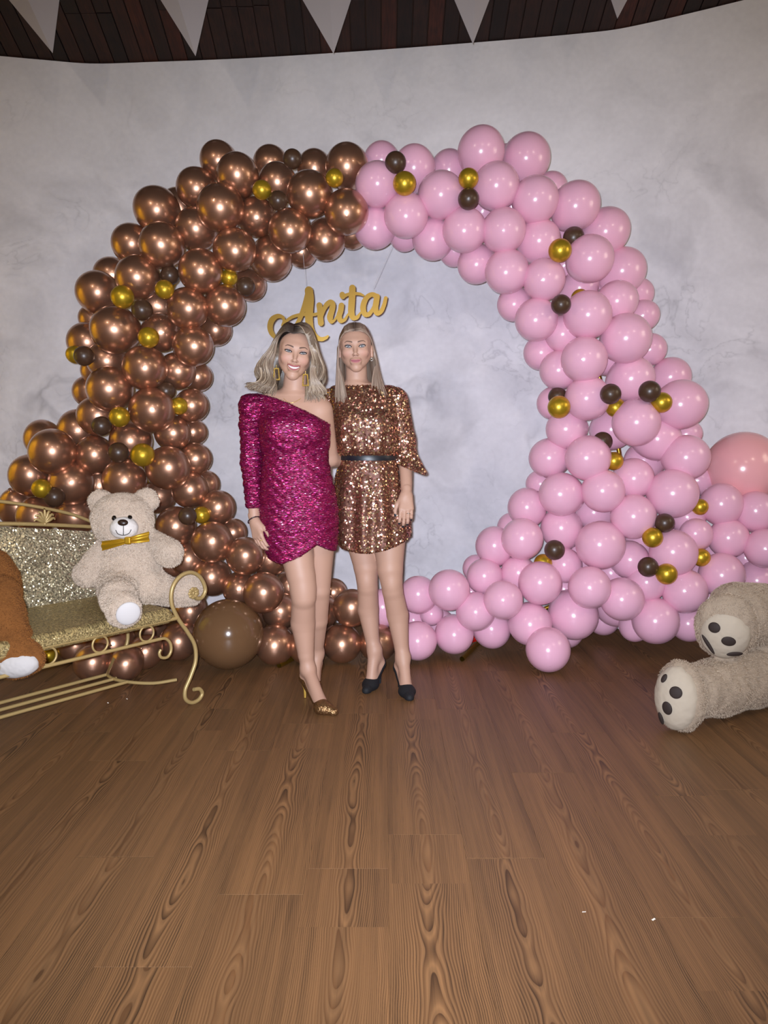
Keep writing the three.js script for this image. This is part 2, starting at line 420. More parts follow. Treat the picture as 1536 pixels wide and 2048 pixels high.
// a yellow curtain hanging along the left wall, just outside the picture
{
  const pos = new THREE.PlaneGeometry(1.5, 2.3, 120, 30), p = pos.attributes.position;
  for (let i = 0; i < p.count; i++) { const x = p.getX(i), y = p.getY(i), k = 0.55 + 0.45 * (1.15 - y) / 2.3; p.setZ(i, 0.045 * k * Math.sin(x * 34 + 0.7 * Math.sin(x * 9)) + 0.01 * N3(x * 5, y * 2, 1)); }
  pos.computeVertexNormals();
  const front = pos.clone(), backG = pos.clone().translate(0, 0, -0.004);
  const cz = -3.85, wx = XL + 0.12;
  const t = thing('curtain', V(wx, 0, cz), 'yellow satin curtain hanging in folds along the left wall', 'curtain');
  t.rotation.y = Math.PI / 2;
  mesh('cloth', mergeGeometries([front, backG]).translate(0, 1.75, 0), P({ color: lin('#ead000'), roughness: 0.45, sheen: 0.3, sheenColor: lin('#ffd84a'), side: THREE.DoubleSide }), t);
  mesh('rail', new THREE.CylinderGeometry(0.014, 0.014, 1.7, 16).rotateZ(Math.PI / 2).translate(0, 2.92, 0), M({ color: lin('#6b5330'), metalness: 0.8, roughness: 0.4 }), t);
  const f = thing('spot_lamp', V(wx + 1.15, 3.3, cz + 0.9), 'small black ceiling spot lamp aimed at the yellow curtain', 'lamp');
  mesh('housing', new THREE.LatheGeometry([[0, 0.06], [0.035, 0.055], [0.045, -0.05], [0.038, -0.05], [0.034, 0.03], [0, 0.035]].map((a) => new THREE.Vector2(...a)), 24), M({ color: lin('#1b1a19'), roughness: 0.4, metalness: 0.5, side: THREE.DoubleSide }), f);
  mesh('lit_lens', new THREE.SphereGeometry(0.028, 16, 12), M({ emissive: new THREE.Color(1, 0.8, 0.5), emissiveIntensity: 6 }), f);
  mesh('stem', new THREE.CylinderGeometry(0.006, 0.006, 0.4 + topAny(V(0, 0, cz + 0.9)) - 3.7, 8).translate(0, 0.06 + (0.4 + topAny(V(0, 0, cz + 0.9)) - 3.7) / 2, 0), M({ color: lin('#1b1a19'), roughness: 0.4 }), f);
  const sl = new THREE.SpotLight(new THREE.Color(1, 0.9, 0.7), 38, 0, 0.40, 0.7, 2); sl.name = 'lens_light'; sl.position.set(0, -0.06, 0); sl.castShadow = true;
  sl.target.position.set(-1.15, -1.9, -0.75); f.add(sl, sl.target); sl.target.name = 'aim';
}

// ---------------------------------------------------------------- the balloon arch
const chrome = P({ color: lin('#ba8b70'), metalness: 0.86, roughness: 0.33, clearcoat: 0.8, clearcoatRoughness: 0.13 });
const pink = P({ color: lin('#e5aec4'), roughness: 0.22, transmission: 0, sheen: 0.25, sheenRoughness: 0.4, sheenColor: lin('#ffd3e2') });
const pale = P({ color: lin('#eaa9ad'), roughness: 0.2 });
const goldB = P({ color: lin('#c6a42e'), metalness: 0.72, roughness: 0.36 });
const brownB = P({ color: lin('#473224'), roughness: 0.36 });
const chocolate = P({ color: lin('#6e5036'), roughness: 0.16 });
function balloonGeo(len, seg) {                                     // unit radius, knot down, centre at the widest part
  const pts = [];
  for (let i = 0; i <= seg; i++) {
    const a = Math.PI * i / seg * 0.965, c = Math.cos(a), s = Math.sin(a);
    const k = c < 0 ? 1 + (len - 1) * Math.pow(-c, 1.5) : 1 + (len - 1) * 0.3 * c;
    pts.push(new THREE.Vector2(s * (c < 0 ? 1 - 0.10 * Math.pow(-c, 2.2) : 1), c * k));
  }
  const b = -len;
  pts.push(new THREE.Vector2(0.055, b - 0.03), new THREE.Vector2(0.04, b - 0.07), new THREE.Vector2(0.07, b - 0.10), new THREE.Vector2(0.085, b - 0.13), new THREE.Vector2(0.07, b - 0.14), new THREE.Vector2(0.02, b - 0.11), new THREE.Vector2(0, b - 0.11));
  pts[0].x = 0;
  return new THREE.LatheGeometry(pts.reverse(), 40);
}
const bigGeos = [balloonGeo(1.14, 30), balloonGeo(1.2, 30), balloonGeo(1.09, 30)], smallGeo = balloonGeo(1.07, 20), roundGeo = balloonGeo(1.03, 40);
const spine = { brown: [[740, 395], [600, 405], [480, 430], [400, 485], [335, 570], [312, 650], [292, 740], [292, 830], [280, 900], [300, 980], [400, 1090], [520, 1200], [640, 1250], [760, 1255]], left: [[280, 960], [200, 960], [100, 970], [20, 1010]], pink: [[740, 395], [900, 405], [1000, 440], [1090, 525], [1150, 610], [1185, 720], [1230, 820], [1245, 920], [1240, 1030], [1220, 1130], [1120, 1180], [1000, 1190], [860, 1230], [760, 1260]], right: [[1240, 1150], [1350, 1190], [1460, 1110], [1560, 1080]] };
const list = [];
function B(kind, layer, x, y, r) { list.push({ kind, layer, x, y, r, small: kind === 'g' || kind === 'b' }); }
const c0 = (...a) => B('c', 0, ...a), c1 = (...a) => B('c', 1, ...a), c2 = (...a) => B('c', 2, ...a);
const p0 = (...a) => B('p', 0, ...a), p1 = (...a) => B('p', 1, ...a), p2 = (...a) => B('p', 2, ...a);
const g = (...a) => B('g', -1, ...a), b = (...a) => B('b', -1, ...a), gb = (...a) => B('g', -0.4, ...a), bb = (...a) => B('b', -0.4, ...a);
// left half, from the crown down
c1(437, 321, 34); c0(475, 351, 39); c1(393, 377, 37); c1(314, 420, 42); c2(357, 413, 33); c0(441, 416, 44); c1(393, 459, 40); c1(513, 434, 36); c1(264, 488, 37); c0(324, 491, 42); c0(469, 500, 40);
c0(401, 542, 41); c0(276, 555, 41); c2(223, 549, 32); c1(196, 585, 40); c2(312, 611, 36); c0(375, 617, 39); c0(449, 611, 39); c2(500, 569, 30); c2(186, 637, 26); c2(541, 327, 32); c1(555, 365, 35); c2(629, 336, 32); c0(619, 388, 42);
c1(694, 333, 40); c0(693, 424, 41); c0(580, 461, 40); c1(650, 479, 38); c1(542, 518, 39); c2(704, 466, 29); c2(603, 503, 29);
c0(231, 660, 45); c1(175, 684, 37); c1(321, 665, 36); c0(386, 692, 38); c2(431, 660, 30); c0(290, 736, 42); c1(354, 742, 35); c2(395, 754, 28); c0(220, 778, 43); c1(214, 722, 36); c2(190, 741, 26); c2(178, 783, 30); c0(304, 820, 43); c1(383, 811, 32); c1(196, 832, 38);
c1(156, 861, 38); c1(262, 882, 40); c1(345, 866, 34); c2(386, 864, 26); c1(189, 910, 37); c0(336, 936, 42); c1(390, 918, 31); c0(249, 961, 42); c1(143, 965, 43); c2(199, 972, 30); c1(380, 980, 35); c2(410, 970, 28);
c2(86, 878, 35); c0(105, 904, 44); c1(61, 951, 40); c2(36, 1016, 37); c1(72, 1032, 37); c1(149, 1032, 38); c2(318, 992, 32); c1(352, 1052, 38); c0(424, 1084, 40); c1(435, 1016, 34); c2(466, 1065, 27); c0(490, 1112, 37); c1(540, 1118, 34); c1(424, 1153, 37); c2(378, 1118, 34);
c1(479, 1177, 33); c0(527, 1185, 40); c1(561, 1222, 36); c0(550, 1291, 39); c2(580, 1172, 31); c1(613, 1293, 36); c0(684, 1288, 38); c1(755, 1287, 37); c0(703, 1216, 37); c1(643, 1222, 34); c2(667, 1185, 27); c2(590, 1250, 30); c2(640, 1262, 28);
c0(226, 1290, 41); c0(291, 1305, 33); c0(186, 1333, 36); c2(150, 1292, 33); c1(357, 1285, 36); c2(252, 1332, 33); c1(380, 1222, 33); c2(300, 1255, 34); c2(215, 1245, 34); c2(130, 1215, 34); c2(330, 1185, 33); c2(215, 1040, 34); c2(270, 1045, 34); c2(250, 1130, 34);
c2(500, 1240, 32); c2(345, 1122, 36); c2(300, 1120, 35); c2(270, 1190, 35); c2(180, 1160, 34); c2(225, 1100, 34);
B('k', 0, 457, 1272, 68);
// right half
p2(763, 321, 33); p0(755, 369, 41); p1(828, 336, 39); p1(750, 455, 39); p0(812, 431, 41); p2(898, 339, 34); p0(882, 390, 43); p0(962, 303, 43); p2(1011, 320, 27); p1(1052, 317, 44); p0(992, 373, 43); p2(809, 468, 30); p1(866, 477, 39); p0(929, 460, 41); p0(1007, 461, 41); p2(909, 501, 29); p1(954, 528, 36); p0(1014, 543, 41); p0(1070, 400, 43); p1(1077, 483, 41); p0(1088, 559, 39);
p2(1102, 377, 30); p0(1151, 412, 44); p1(1211, 463, 43); p0(1179, 518, 44); p1(1244, 542, 43); p2(1274, 588, 30); p1(1234, 602, 38); p0(1175, 630, 45); p2(1286, 631, 29); p1(1029, 608, 32); p0(1073, 639, 40); p1(1128, 668, 35); p0(1251, 677, 47); p2(1300, 699, 30); p0(1168, 719, 43); p1(1083, 705, 33); p1(1119, 740, 37); p2(1159, 576, 34); p2(1130, 530, 30); p2(1216, 713, 36); p2(1139, 453, 31); p2(966, 420, 31); p2(1024, 414, 31);
p1(1261, 758, 43); p2(1341, 754, 37); p0(1361, 809, 47); p0(1175, 796, 42); p1(1107, 806, 31); p1(1133, 858, 38); p2(1223, 859, 39); p0(1272, 845, 45); p1(1315, 878, 42); p2(1374, 868, 27); p0(1372, 915, 43); p1(1099, 916, 38); p0(1176, 916, 43); p2(1289, 922, 38); p1(1266, 957, 39); p2(1398, 961, 29); p0(1345, 987, 47); p2(1081, 968, 27); p0(1123, 989, 42); p0(1206, 982, 41); p1(1054, 1015, 37); p2(1188, 1025, 34); p0(1266, 1033, 43); p1(1123, 1057, 40); p0(1201, 1090, 47); p0(1044, 1078, 40); p1(1375, 1035, 33); p1(1392, 1069, 31); p2(1344, 1052, 33); p0(1347, 1106, 45); p1(1258, 1119, 37); p2(1287, 1077, 34);
p1(989, 1092, 37); p2(1023, 1056, 28); p1(969, 1153, 35); p2(952, 1137, 26); p1(1037, 1148, 35); p0(1080, 1166, 42); p1(1129, 1131, 34); p0(1006, 1200, 38); p0(1179, 1175, 41); p0(1060, 1247, 42); p0(1146, 1229, 48); p0(1244, 1198, 42); p0(1096, 1301, 43); p2(1133, 1260, 33); p2(1232, 1210, 41); p2(1206, 1238, 31); p1(1270, 1250, 31); p0(1311, 1241, 45); p1(1293, 1165, 37); p1(983, 1257, 37); p2(1012, 1238, 27); p2(1165, 1112, 35); p2(1222, 1146, 34); p2(1130, 1182, 31);
p1(1443, 1009, 40); p1(1512, 1024, 39); p1(1457, 1077, 38); p0(1530, 1097, 38); p2(1430, 1105, 32); p0(1443, 1150, 43); p1(1514, 1161, 35); p2(1495, 1125, 33); p0(1369, 1182, 43); p1(1376, 1247, 34); p2(1402, 1150, 31); p2(1420, 1200, 34);
p1(837, 1190, 37); p0(898, 1180, 40); p0(835, 1281, 38); p0(908, 1268, 38); p0(951, 1223, 38); p2(826, 1236, 29); p1(766, 1216, 37); p2(880, 1248, 29); p2(943, 1184, 22);
B('s', -0.5, 863, 1228, 23);
B('r', 2.2, 1486, 938, 70);
// small ones, in pairs
g(285, 910, 23); b(237, 905, 20); g(239, 834, 20); b(203, 852, 19); bb(332, 782, 18); gb(358, 812, 17); gb(150, 709, 17); b(168, 712, 19); g(297, 675, 20); b(284, 620, 20); g(245, 594, 22); bb(340, 551, 18); g(329, 579, 18); gb(458, 555, 16); b(491, 573, 18); g(524, 380, 18); b(556, 401, 18); b(585, 318, 18); g(669, 356, 17); g(83, 977, 19); b(109, 994, 20); b(375, 1032, 18); gb(403, 1030, 17); gb(97, 1311, 15);
b(791, 325, 20); g(809, 367, 22); g(937, 357, 19); b(937, 398, 20); bb(1147, 475, 20); g(1120, 501, 22); b(1122, 609, 19); gb(1160, 596, 17); bb(1115, 793, 18); g(1118, 814, 22); b(1221, 788, 20); gb(1231, 815, 19); b(1299, 783, 21); g(1323, 805, 20); bb(1205, 883, 19); gb(1228, 922, 18); b(1329, 1046, 19); g(1305, 1075, 20); gb(1400, 1014, 16); b(1109, 1100, 20); gb(1086, 1126, 18); gb(1402, 1115, 18); b(1296, 1134, 20); g(1333, 1148, 21);
// depth: the arch stands upright on the floor; balloons that would run into each other move apart along their line of sight
const ARCH_Z = 4.17;
function toSpine(s) {
  const brown = s.kind === 'c' || s.kind === 'k' || (s.small && s.x < 740), ways = brown ? [spine.brown, spine.left] : [spine.pink, spine.right];
  let best = null, bd = 1e9;
  for (const w of ways) for (let i = 0; i < w.length - 1; i++) {
    const [ax, ay] = w[i], [bx, by] = w[i + 1], t = clamp(((s.x - ax) * (bx - ax) + (s.y - ay) * (by - ay)) / ((bx - ax) ** 2 + (by - ay) ** 2), 0, 1);
    const x = mix(ax, bx, t), y = mix(ay, by, t), d = Math.hypot(s.x - x, s.y - y);
    if (d < bd) { bd = d; best = [x, y]; }
  }
  s.off = bd;
  return best;
}
for (const s of list) {
  s.sp = toSpine(s);
  const bow = 0.055 * clamp(1 - (s.off / 95) ** 2, -0.6, 1);
  s.Z = ARCH_Z - (s.small ? 0.19 : 0) + (s.layer === 0 ? -0.10 : s.layer === 1 ? 0.0 : s.layer > 1 ? 0.13 : s.layer < -0.5 ? -0.03 : 0.12) - bow;
  if (s.kind === 'k') s.Z = 3.98;
  if (s.kind === 'r') s.Z = 4.3;
  if (s.x > 1400 && s.kind === 'p') s.Z += 0.04;
  if (s.kind === 'c' && s.y > 1200 && s.x < 330) s.Z -= 0.04;
  s.Z0 = s.Z;
}
for (let it = 0; it < 60; it++) for (let i = 0; i < list.length; i++) for (let j = i + 1; j < list.length; j++) {
  const a = list[i], c = list[j], dp = Math.hypot(a.x - c.x, a.y - c.y);
  if (dp > a.r + c.r) continue;
  const near = a.Z < c.Z ? a : c, far = near === a ? c : a;
  if (near.layer > far.layer + 0.3) continue;
  const d = pm(dp, ARCH_Z), want = (pm(a.r, a.Z) + pm(c.r, c.Z)) * 0.9, need = want * want > d * d ? Math.sqrt(want * want - d * d) : 0, gap = far.Z - near.Z;
  if (need > gap) {
    const m = (need - gap) * 0.16, w = near.small ? 0.85 : 0.5;
    near.Z = Math.max(near.Z - m * w, near.Z0 - (near.small ? 0.2 : 0.12)); far.Z = Math.min(far.Z + m * (1 - w), far.Z0 + 0.14);
  }
}
for (const s of list) { const zf = -onFloor(s.x, s.y + s.r * 0.97).z; if (zf > 0 && zf < s.Z) s.Z = Math.max(3.72, zf); }
const ORD = ['', 'first', 'second', 'third', 'fourth', 'fifth', 'sixth', 'seventh', 'eighth', 'ninth', 'tenth', 'eleventh', 'twelfth', 'thirteenth', 'fourteenth', 'fifteenth', 'sixteenth', 'seventeenth', 'eighteenth', 'nineteenth', 'twentieth'];
const zoneOf = (s) => {
  if (s.kind === 'c' || (s.small && s.x < 740)) {
    if (s.y > 1195 && s.x < 420) return ['under the glitter bench', 'left', 1];
    if (s.x < 165 && s.y > 840) return ['in cluster above bench', 'top', 0];
    if (s.y > 1140 || (s.y > 1060 && s.x > 440)) return ['low behind the women', 'left', 1];
    if (s.x > 500) return ['in arch crown', 'right', -1];
    if (s.y > 820) return ["low on arch's left leg", 'top', 0];
    if (s.y > 560) return ["midway up arch's left leg", 'top', 0];
    return ["on arch's left shoulder", 'top', 0];
  }
  if (s.x > 1405) return ['near right edge', 'top', 0];
  if (s.x < 960 && s.y > 1100) return ['low, right of the women', 'left', 1];
  if (s.x < 900) return ['in arch crown', 'left', 1];
  if (s.y < 560) return ["on arch's right shoulder", 'top', 0];
  if (s.y < 760) return ["high on arch's right leg", 'top', 0];
  if (s.y < 960) return ["midway on arch's right leg", 'top', 0];
  if (s.x < 1150) return ["at right leg's inner foot", 'top', 0];
  return ["at right leg's outer foot", 'top', 0];
};
const buckets = new Map();
for (const s of list) {
  if (s.kind === 'k' || s.kind === 's' || s.kind === 'r') continue;
  const dx = s.x - s.sp[0], dy = s.y - s.sp[1], inn = (dx * (770 - s.sp[0]) + dy * (800 - s.sp[1])) > 0;
  const z = zoneOf(s), lay = s.layer <= 0 ? 'front' : s.layer === 1 ? 'half-covered' : 'deep-set';
  const side = s.small ? '' : s.off < 34 ? 'middle' : inn ? 'inner' : 'outer';
  const key = [s.kind, z[0], lay, side].join('|');
  if (!buckets.has(key)) buckets.set(key, []);
  buckets.get(key).push(s); s.z = z; s.lay = lay; s.side = side;
}
for (const arr of buckets.values()) {
  arr.sort((a, c) => a.z[2] ? (a.x - c.x) * a.z[2] : a.y - c.y);
  arr.forEach((s, i) => {
    const [zone, way] = s.z, n = arr.length > 1 ? ', ' + ORD[i + 1] + ' from ' + way : '';
    const kind = { c: 'rose gold chrome balloon', p: 'pink balloon', g: 'small gold balloon', b: 'small dark brown balloon' }[s.kind];
    s.label = (s.small && s.lay === 'front' ? '' : s.lay + ' ') + (s.side && s.side !== 'middle' ? s.side + '-edge ' : '') + kind + ' ' + zone + n;
  });
}
for (const s of list) {
  if (s.kind === 'k') s.label = 'large dark chocolate balloon on the floor beside the bench';
  if (s.kind === 's') s.label = 'smallest pink balloon, low right of the women among larger ones';
  if (s.kind === 'r') s.label = 'biggest balloon, pale salmon pink, cut by the right edge';
}
const GROUP = { c: 'rose gold chrome balloons of the arch', p: 'pink balloons of the arch', g: 'small gold balloons', b: 'small dark brown balloons' };
const MATS = { c: chrome, p: pink, g: goldB, b: brownB, k: chocolate, s: pink, r: pale };
list.forEach((s, i) => {
  const p = at(s.x, s.y, s.Z), r = pm(s.r, s.Z) * (s.small ? 1.02 : 1.05);
  if (p.y < r * 1.02) p.y = r * 1.02;
  const c = at(s.sp[0], s.sp[1], ARCH_Z + 0.06), ax = p.clone().sub(c);
  if (s.kind === 'k' || s.kind === 'r') ax.set(0.1, 1, 0.15);
  ax.normalize(); ax.y += 0.05; ax.z += 0.12; ax.normalize();
  const m = mesh('balloon', s.kind === 'k' || s.kind === 'r' || s.kind === 's' ? roundGeo : s.small ? smallGeo : bigGeos[i % 3], MATS[s.kind]);
  m.position.copy(p); m.scale.setScalar(r); m.quaternion.setFromUnitVectors(V(0, 1, 0), ax);
  tag(m, s.label, 'balloon', GROUP[s.kind]);
});
// the gold tube frame inside the balloons, standing on short crossbars
{
  const gm = M({ color: lin('#a8842c'), metalness: 0.9, roughness: 0.3 });
  const base = V(0, 0, -ARCH_Z - 0.06), t = thing('arch_frame', base, 'gold metal tube frame of the balloon arch with feet on the floor', 'frame');
  const pts = [[640, 1262], [520, 1235], [400, 1120], [300, 980], [280, 900], [292, 780], [320, 640], [400, 480], [520, 415], [740, 390], [960, 420], [1090, 525], [1160, 620], [1200, 760], [1240, 920], [1235, 1050], [1150, 1185], [1010, 1240], [880, 1262]].map(([x, y]) => at(x, y, ARCH_Z + 0.06).sub(base));
  mesh('hoop', tube(pts, 0.012, 160, 10), gm, t);
  const foot = (x, y, x2, y2, nm) => { const a = onFloor(x, y, 0.014).sub(base), c = onFloor(x2, y2, 0.014).sub(base); mesh('foot', tube([a, a.clone().lerp(c, 0.5), c], 0.014, 4, 10), gm, t); };
  foot(558, 1331, 640, 1290); foot(924, 1318, 965, 1278);
  const post = (x, y, y2) => { const a = onFloor(x, y, 0.014).sub(base), c = at(x, y2, -(a.z + base.z)).sub(base); mesh('post', tube([a, a.clone().lerp(c, 0.5), c], 0.01, 4, 8), gm, t); };
  post(640, 1290, 1250); post(962, 1280, 1235);
}
{
  const p = onFloor(946, 1294), s = new THREE.PlaneGeometry(0.10, 0.07, 10, 8), q = s.attributes.position;
  for (let i = 0; i < q.count; i++) { const x = q.getX(i), y = q.getY(i); q.setXYZ(i, x, y * 0.8 + 0.035, 0.02 * N3(x * 40, y * 40, 2) + 0.012 * Math.sin(x * 90)); }
  s.computeVertexNormals();
  const m = mesh('foil_ribbon', toCreasedNormals(s, 0.3), P({ color: lin('#e0231c'), metalness: 0.6, roughness: 0.25, side: THREE.DoubleSide }));
  m.position.copy(p).add(V(0, 0.02, 0)); m.rotation.set(-0.4, 0.2, 0.3);
  tag(m, 'crumpled shiny red foil scrap under the pink balloons', 'foil scrap');
}

// ---------------------------------------------------------------- the mirrored name sign on threads
{
  const mir = M({ color: lin('#a3823f'), metalness: 0.92, roughness: 0.29 }), edge = M({ color: lin('#d8bd7a'), metalness: 0.6, roughness: 0.3 });
  const SZ = 4.05, base = at(650, 690, SZ), t = thing('name_sign', base, 'gold mirrored script sign hanging inside the arch above the two women', 'sign');
  let layer = 0;
  const k = (X, Y) => { const p = at(460 + X / 3.84, 560 + Y / 3.84, SZ); return new THREE.Vector2(p.x - base.x, p.y - base.y); };
  // a brush stroke: points with widths, as one flat plate with round ends
  function stroke(pts) {
    const c = new THREE.CatmullRomCurve3(pts.map(([x, y]) => { const p = k(x, y); return V(p.x, p.y, 0); }), false, 'centripetal'), n = 40, L = [], R = [], q = pts.length - 1;
    const w = (u) => { const s = u * q, i = Math.min(q - 1, Math.floor(s)), f = s - i, e = f * f * (3 - 2 * f); return mix(pts[i][2], pts[i + 1][2], e) / 3.84 * SZ / FOCAL / 2; };
    for (let i = 0; i <= n; i++) { const u = i / n, p = c.getPoint(u), d = c.getTangent(u), r = w(u); L.push(new THREE.Vector2(p.x - d.y * r, p.y + d.x * r)); R.push(new THREE.Vector2(p.x + d.y * r, p.y - d.x * r)); }
    const cap = (u, s) => { const p = c.getPoint(u), d = c.getTangent(u).multiplyScalar(s), r = w(u), o = []; for (let i = 1; i < 8; i++) { const a = Math.PI * i / 8; o.push(new THREE.Vector2(p.x + r * (d.x * Math.sin(a) - d.y * Math.cos(a)), p.y + r * (d.y * Math.sin(a) + d.x * Math.cos(a)))); } return o; };
    const outline = [...L, ...cap(1, 1), ...R.reverse(), ...cap(0, -1)];
    const ge = new THREE.ExtrudeGeometry(new THREE.Shape(outline), { depth: 0.003 + 0.00012 * layer, bevelEnabled: false, curveSegments: 1 });
    layer++;
    return ge;
  }
  const letter = (name, strokes) => mesh(name, mergeGeometries(strokes.map(stroke)), mir, t);
  const lets = [
    ['letter_a', [
      [[352, 448, 26], [318, 405, 38], [308, 355, 42], [325, 305, 44], [365, 278, 34], [402, 285, 26], [415, 312, 22], [402, 345, 16]],
      [[400, 350, 14], [430, 318, 22], [478, 285, 24], [540, 268, 26], [600, 264, 26], [650, 266, 24], [690, 250, 16]],
      [[598, 90, 34], [585, 150, 36], [562, 230, 36], [535, 300, 32], [505, 350, 24], [478, 388, 16]],
      [[606, 82, 62], [612, 150, 64], [608, 240, 60], [608, 320, 58], [622, 385, 52], [655, 435, 44], [700, 455, 32], [738, 444, 24], [752, 432, 16]],
    ]],
    ['letter_n', [
      [[686, 195, 44], [692, 240, 44], [694, 290, 44], [698, 332, 44]],
      [[700, 290, 24], [718, 235, 30], [745, 188, 38], [775, 172, 42], [788, 190, 44], [782, 235, 44], [768, 285, 46], [778, 318, 36], [800, 312, 18], [826, 268, 12]],
    ]],
    ['letter_i', [
      [[856, 196, 42], [850, 235, 42], [838, 280, 42], [850, 312, 38], [878, 308, 24], [908, 262, 14]],
      [[862, 112, 40], [864, 120, 44], [866, 128, 40]],
    ]],
    ['letter_t', [
      [[940, 62, 48], [938, 120, 50], [934, 190, 50], [932, 250, 48], [945, 288, 42], [972, 290, 30], [1004, 250, 14]],
      [[872, 128, 26], [905, 112, 24], [950, 106, 24], [995, 108, 22], [1024, 120, 16]],
    ]],
    ['letter_a', [
      [[1128, 130, 40], [1095, 112, 34], [1058, 128, 36], [1030, 172, 42], [1022, 222, 44], [1036, 262, 40], [1062, 266, 34], [1094, 228, 26], [1122, 165, 20]],
      [[1130, 128, 42], [1122, 175, 44], [1116, 222, 44], [1130, 256, 38], [1158, 244, 32], [1182, 196, 30], [1196, 140, 28]],
    ]],
  ];
  for (const [n, s] of lets) letter(n, s);
  const th = M({ color: lin('#b9b5b8'), roughness: 0.6 });
  for (const [a, c] of [[[612, 577], [606, 505]], [[746, 577], [786, 488]]]) { const p = at(a[0], a[1], SZ).sub(base), q = at(c[0], c[1], SZ).sub(base); mesh('thread', tube([p, p.clone().lerp(q, 0.5), q], 0.0009, 4, 6), th, t); }
}

// ---------------------------------------------------------------- white pennants on a cord below the ceiling
{
  const cloth = M({ color: lin('#a9a2a2'), roughness: 0.85, side: THREE.DoubleSide }), Zp = 4.3;
  const names = ['leftmost white pennant, above the left end of the gold balloons', 'second white pennant from the left, above the gold shoulder of the arch', 'third white pennant, in the middle of the ceiling edge', 'fourth white pennant from the left, above the pink crown balloons', 'rightmost white pennant, above the pink shoulder of the arch'];
  const data = [[105, 106, 20, 56, 118], [391, 112, 323, 356, 416], [667, 107, 607, 660, 701], [946, 88, 910, 950, 978], [1235, 37, 1223, 1240, 1254]];
  const tops = [];
  data.forEach(([tx, ty, x0, xm, x1], i) => {
    const f = 0.46 / pm(ty, Zp) * 1.0, e = (x) => tx + (x - tx) * f, yt = ty - ty * f;
    const T = at(tx, ty, Zp), A = at(e(x0), yt + 4, Zp - 0.02), Mm = at(e(xm), yt, Zp - 0.07), C = at(e(x1), yt + 4, Zp), th = V(0, 0, -0.003);
    const base = T.clone(), P3 = [A, Mm, C, T].map((p) => p.clone().sub(base));
    tops.push(A.clone(), Mm.clone(), C.clone());
    const pos = [], n = 8;
    const tri = (a, m, c) => { for (let q = 0; q < n; q++) { const u = q / n, v = (q + 1) / n; const a0 = a.clone().lerp(c, u), a1 = a.clone().lerp(c, v), m0 = m.clone().lerp(c, u), m1 = m.clone().lerp(c, v); for (const w of [a0, m0, a1, m0, m1, a1]) pos.push(w.x, w.y, w.z); } };
    tri(P3[0], P3[1], P3[3]); tri(P3[1], P3[2], P3[3]);
    const P4 = P3.map((p) => p.clone().add(th)); tri(P4[1], P4[0], P4[3]); tri(P4[2], P4[1], P4[3]);
    const ge = new THREE.BufferGeometry(); ge.setAttribute('position', new THREE.BufferAttribute(new Float32Array(pos), 3)); ge.computeVertexNormals();
    const m = mesh('pennant', ge, cloth); m.position.copy(base);
    tag(m, names[i], 'pennant', 'pennants of the bunting');
  });
  const cord = mesh('bunting_cord', tube(tops, 0.004, 80, 6), cloth);
  tag(cord, 'thin pale cord carrying the white pennants below the ceiling', 'cord');
}

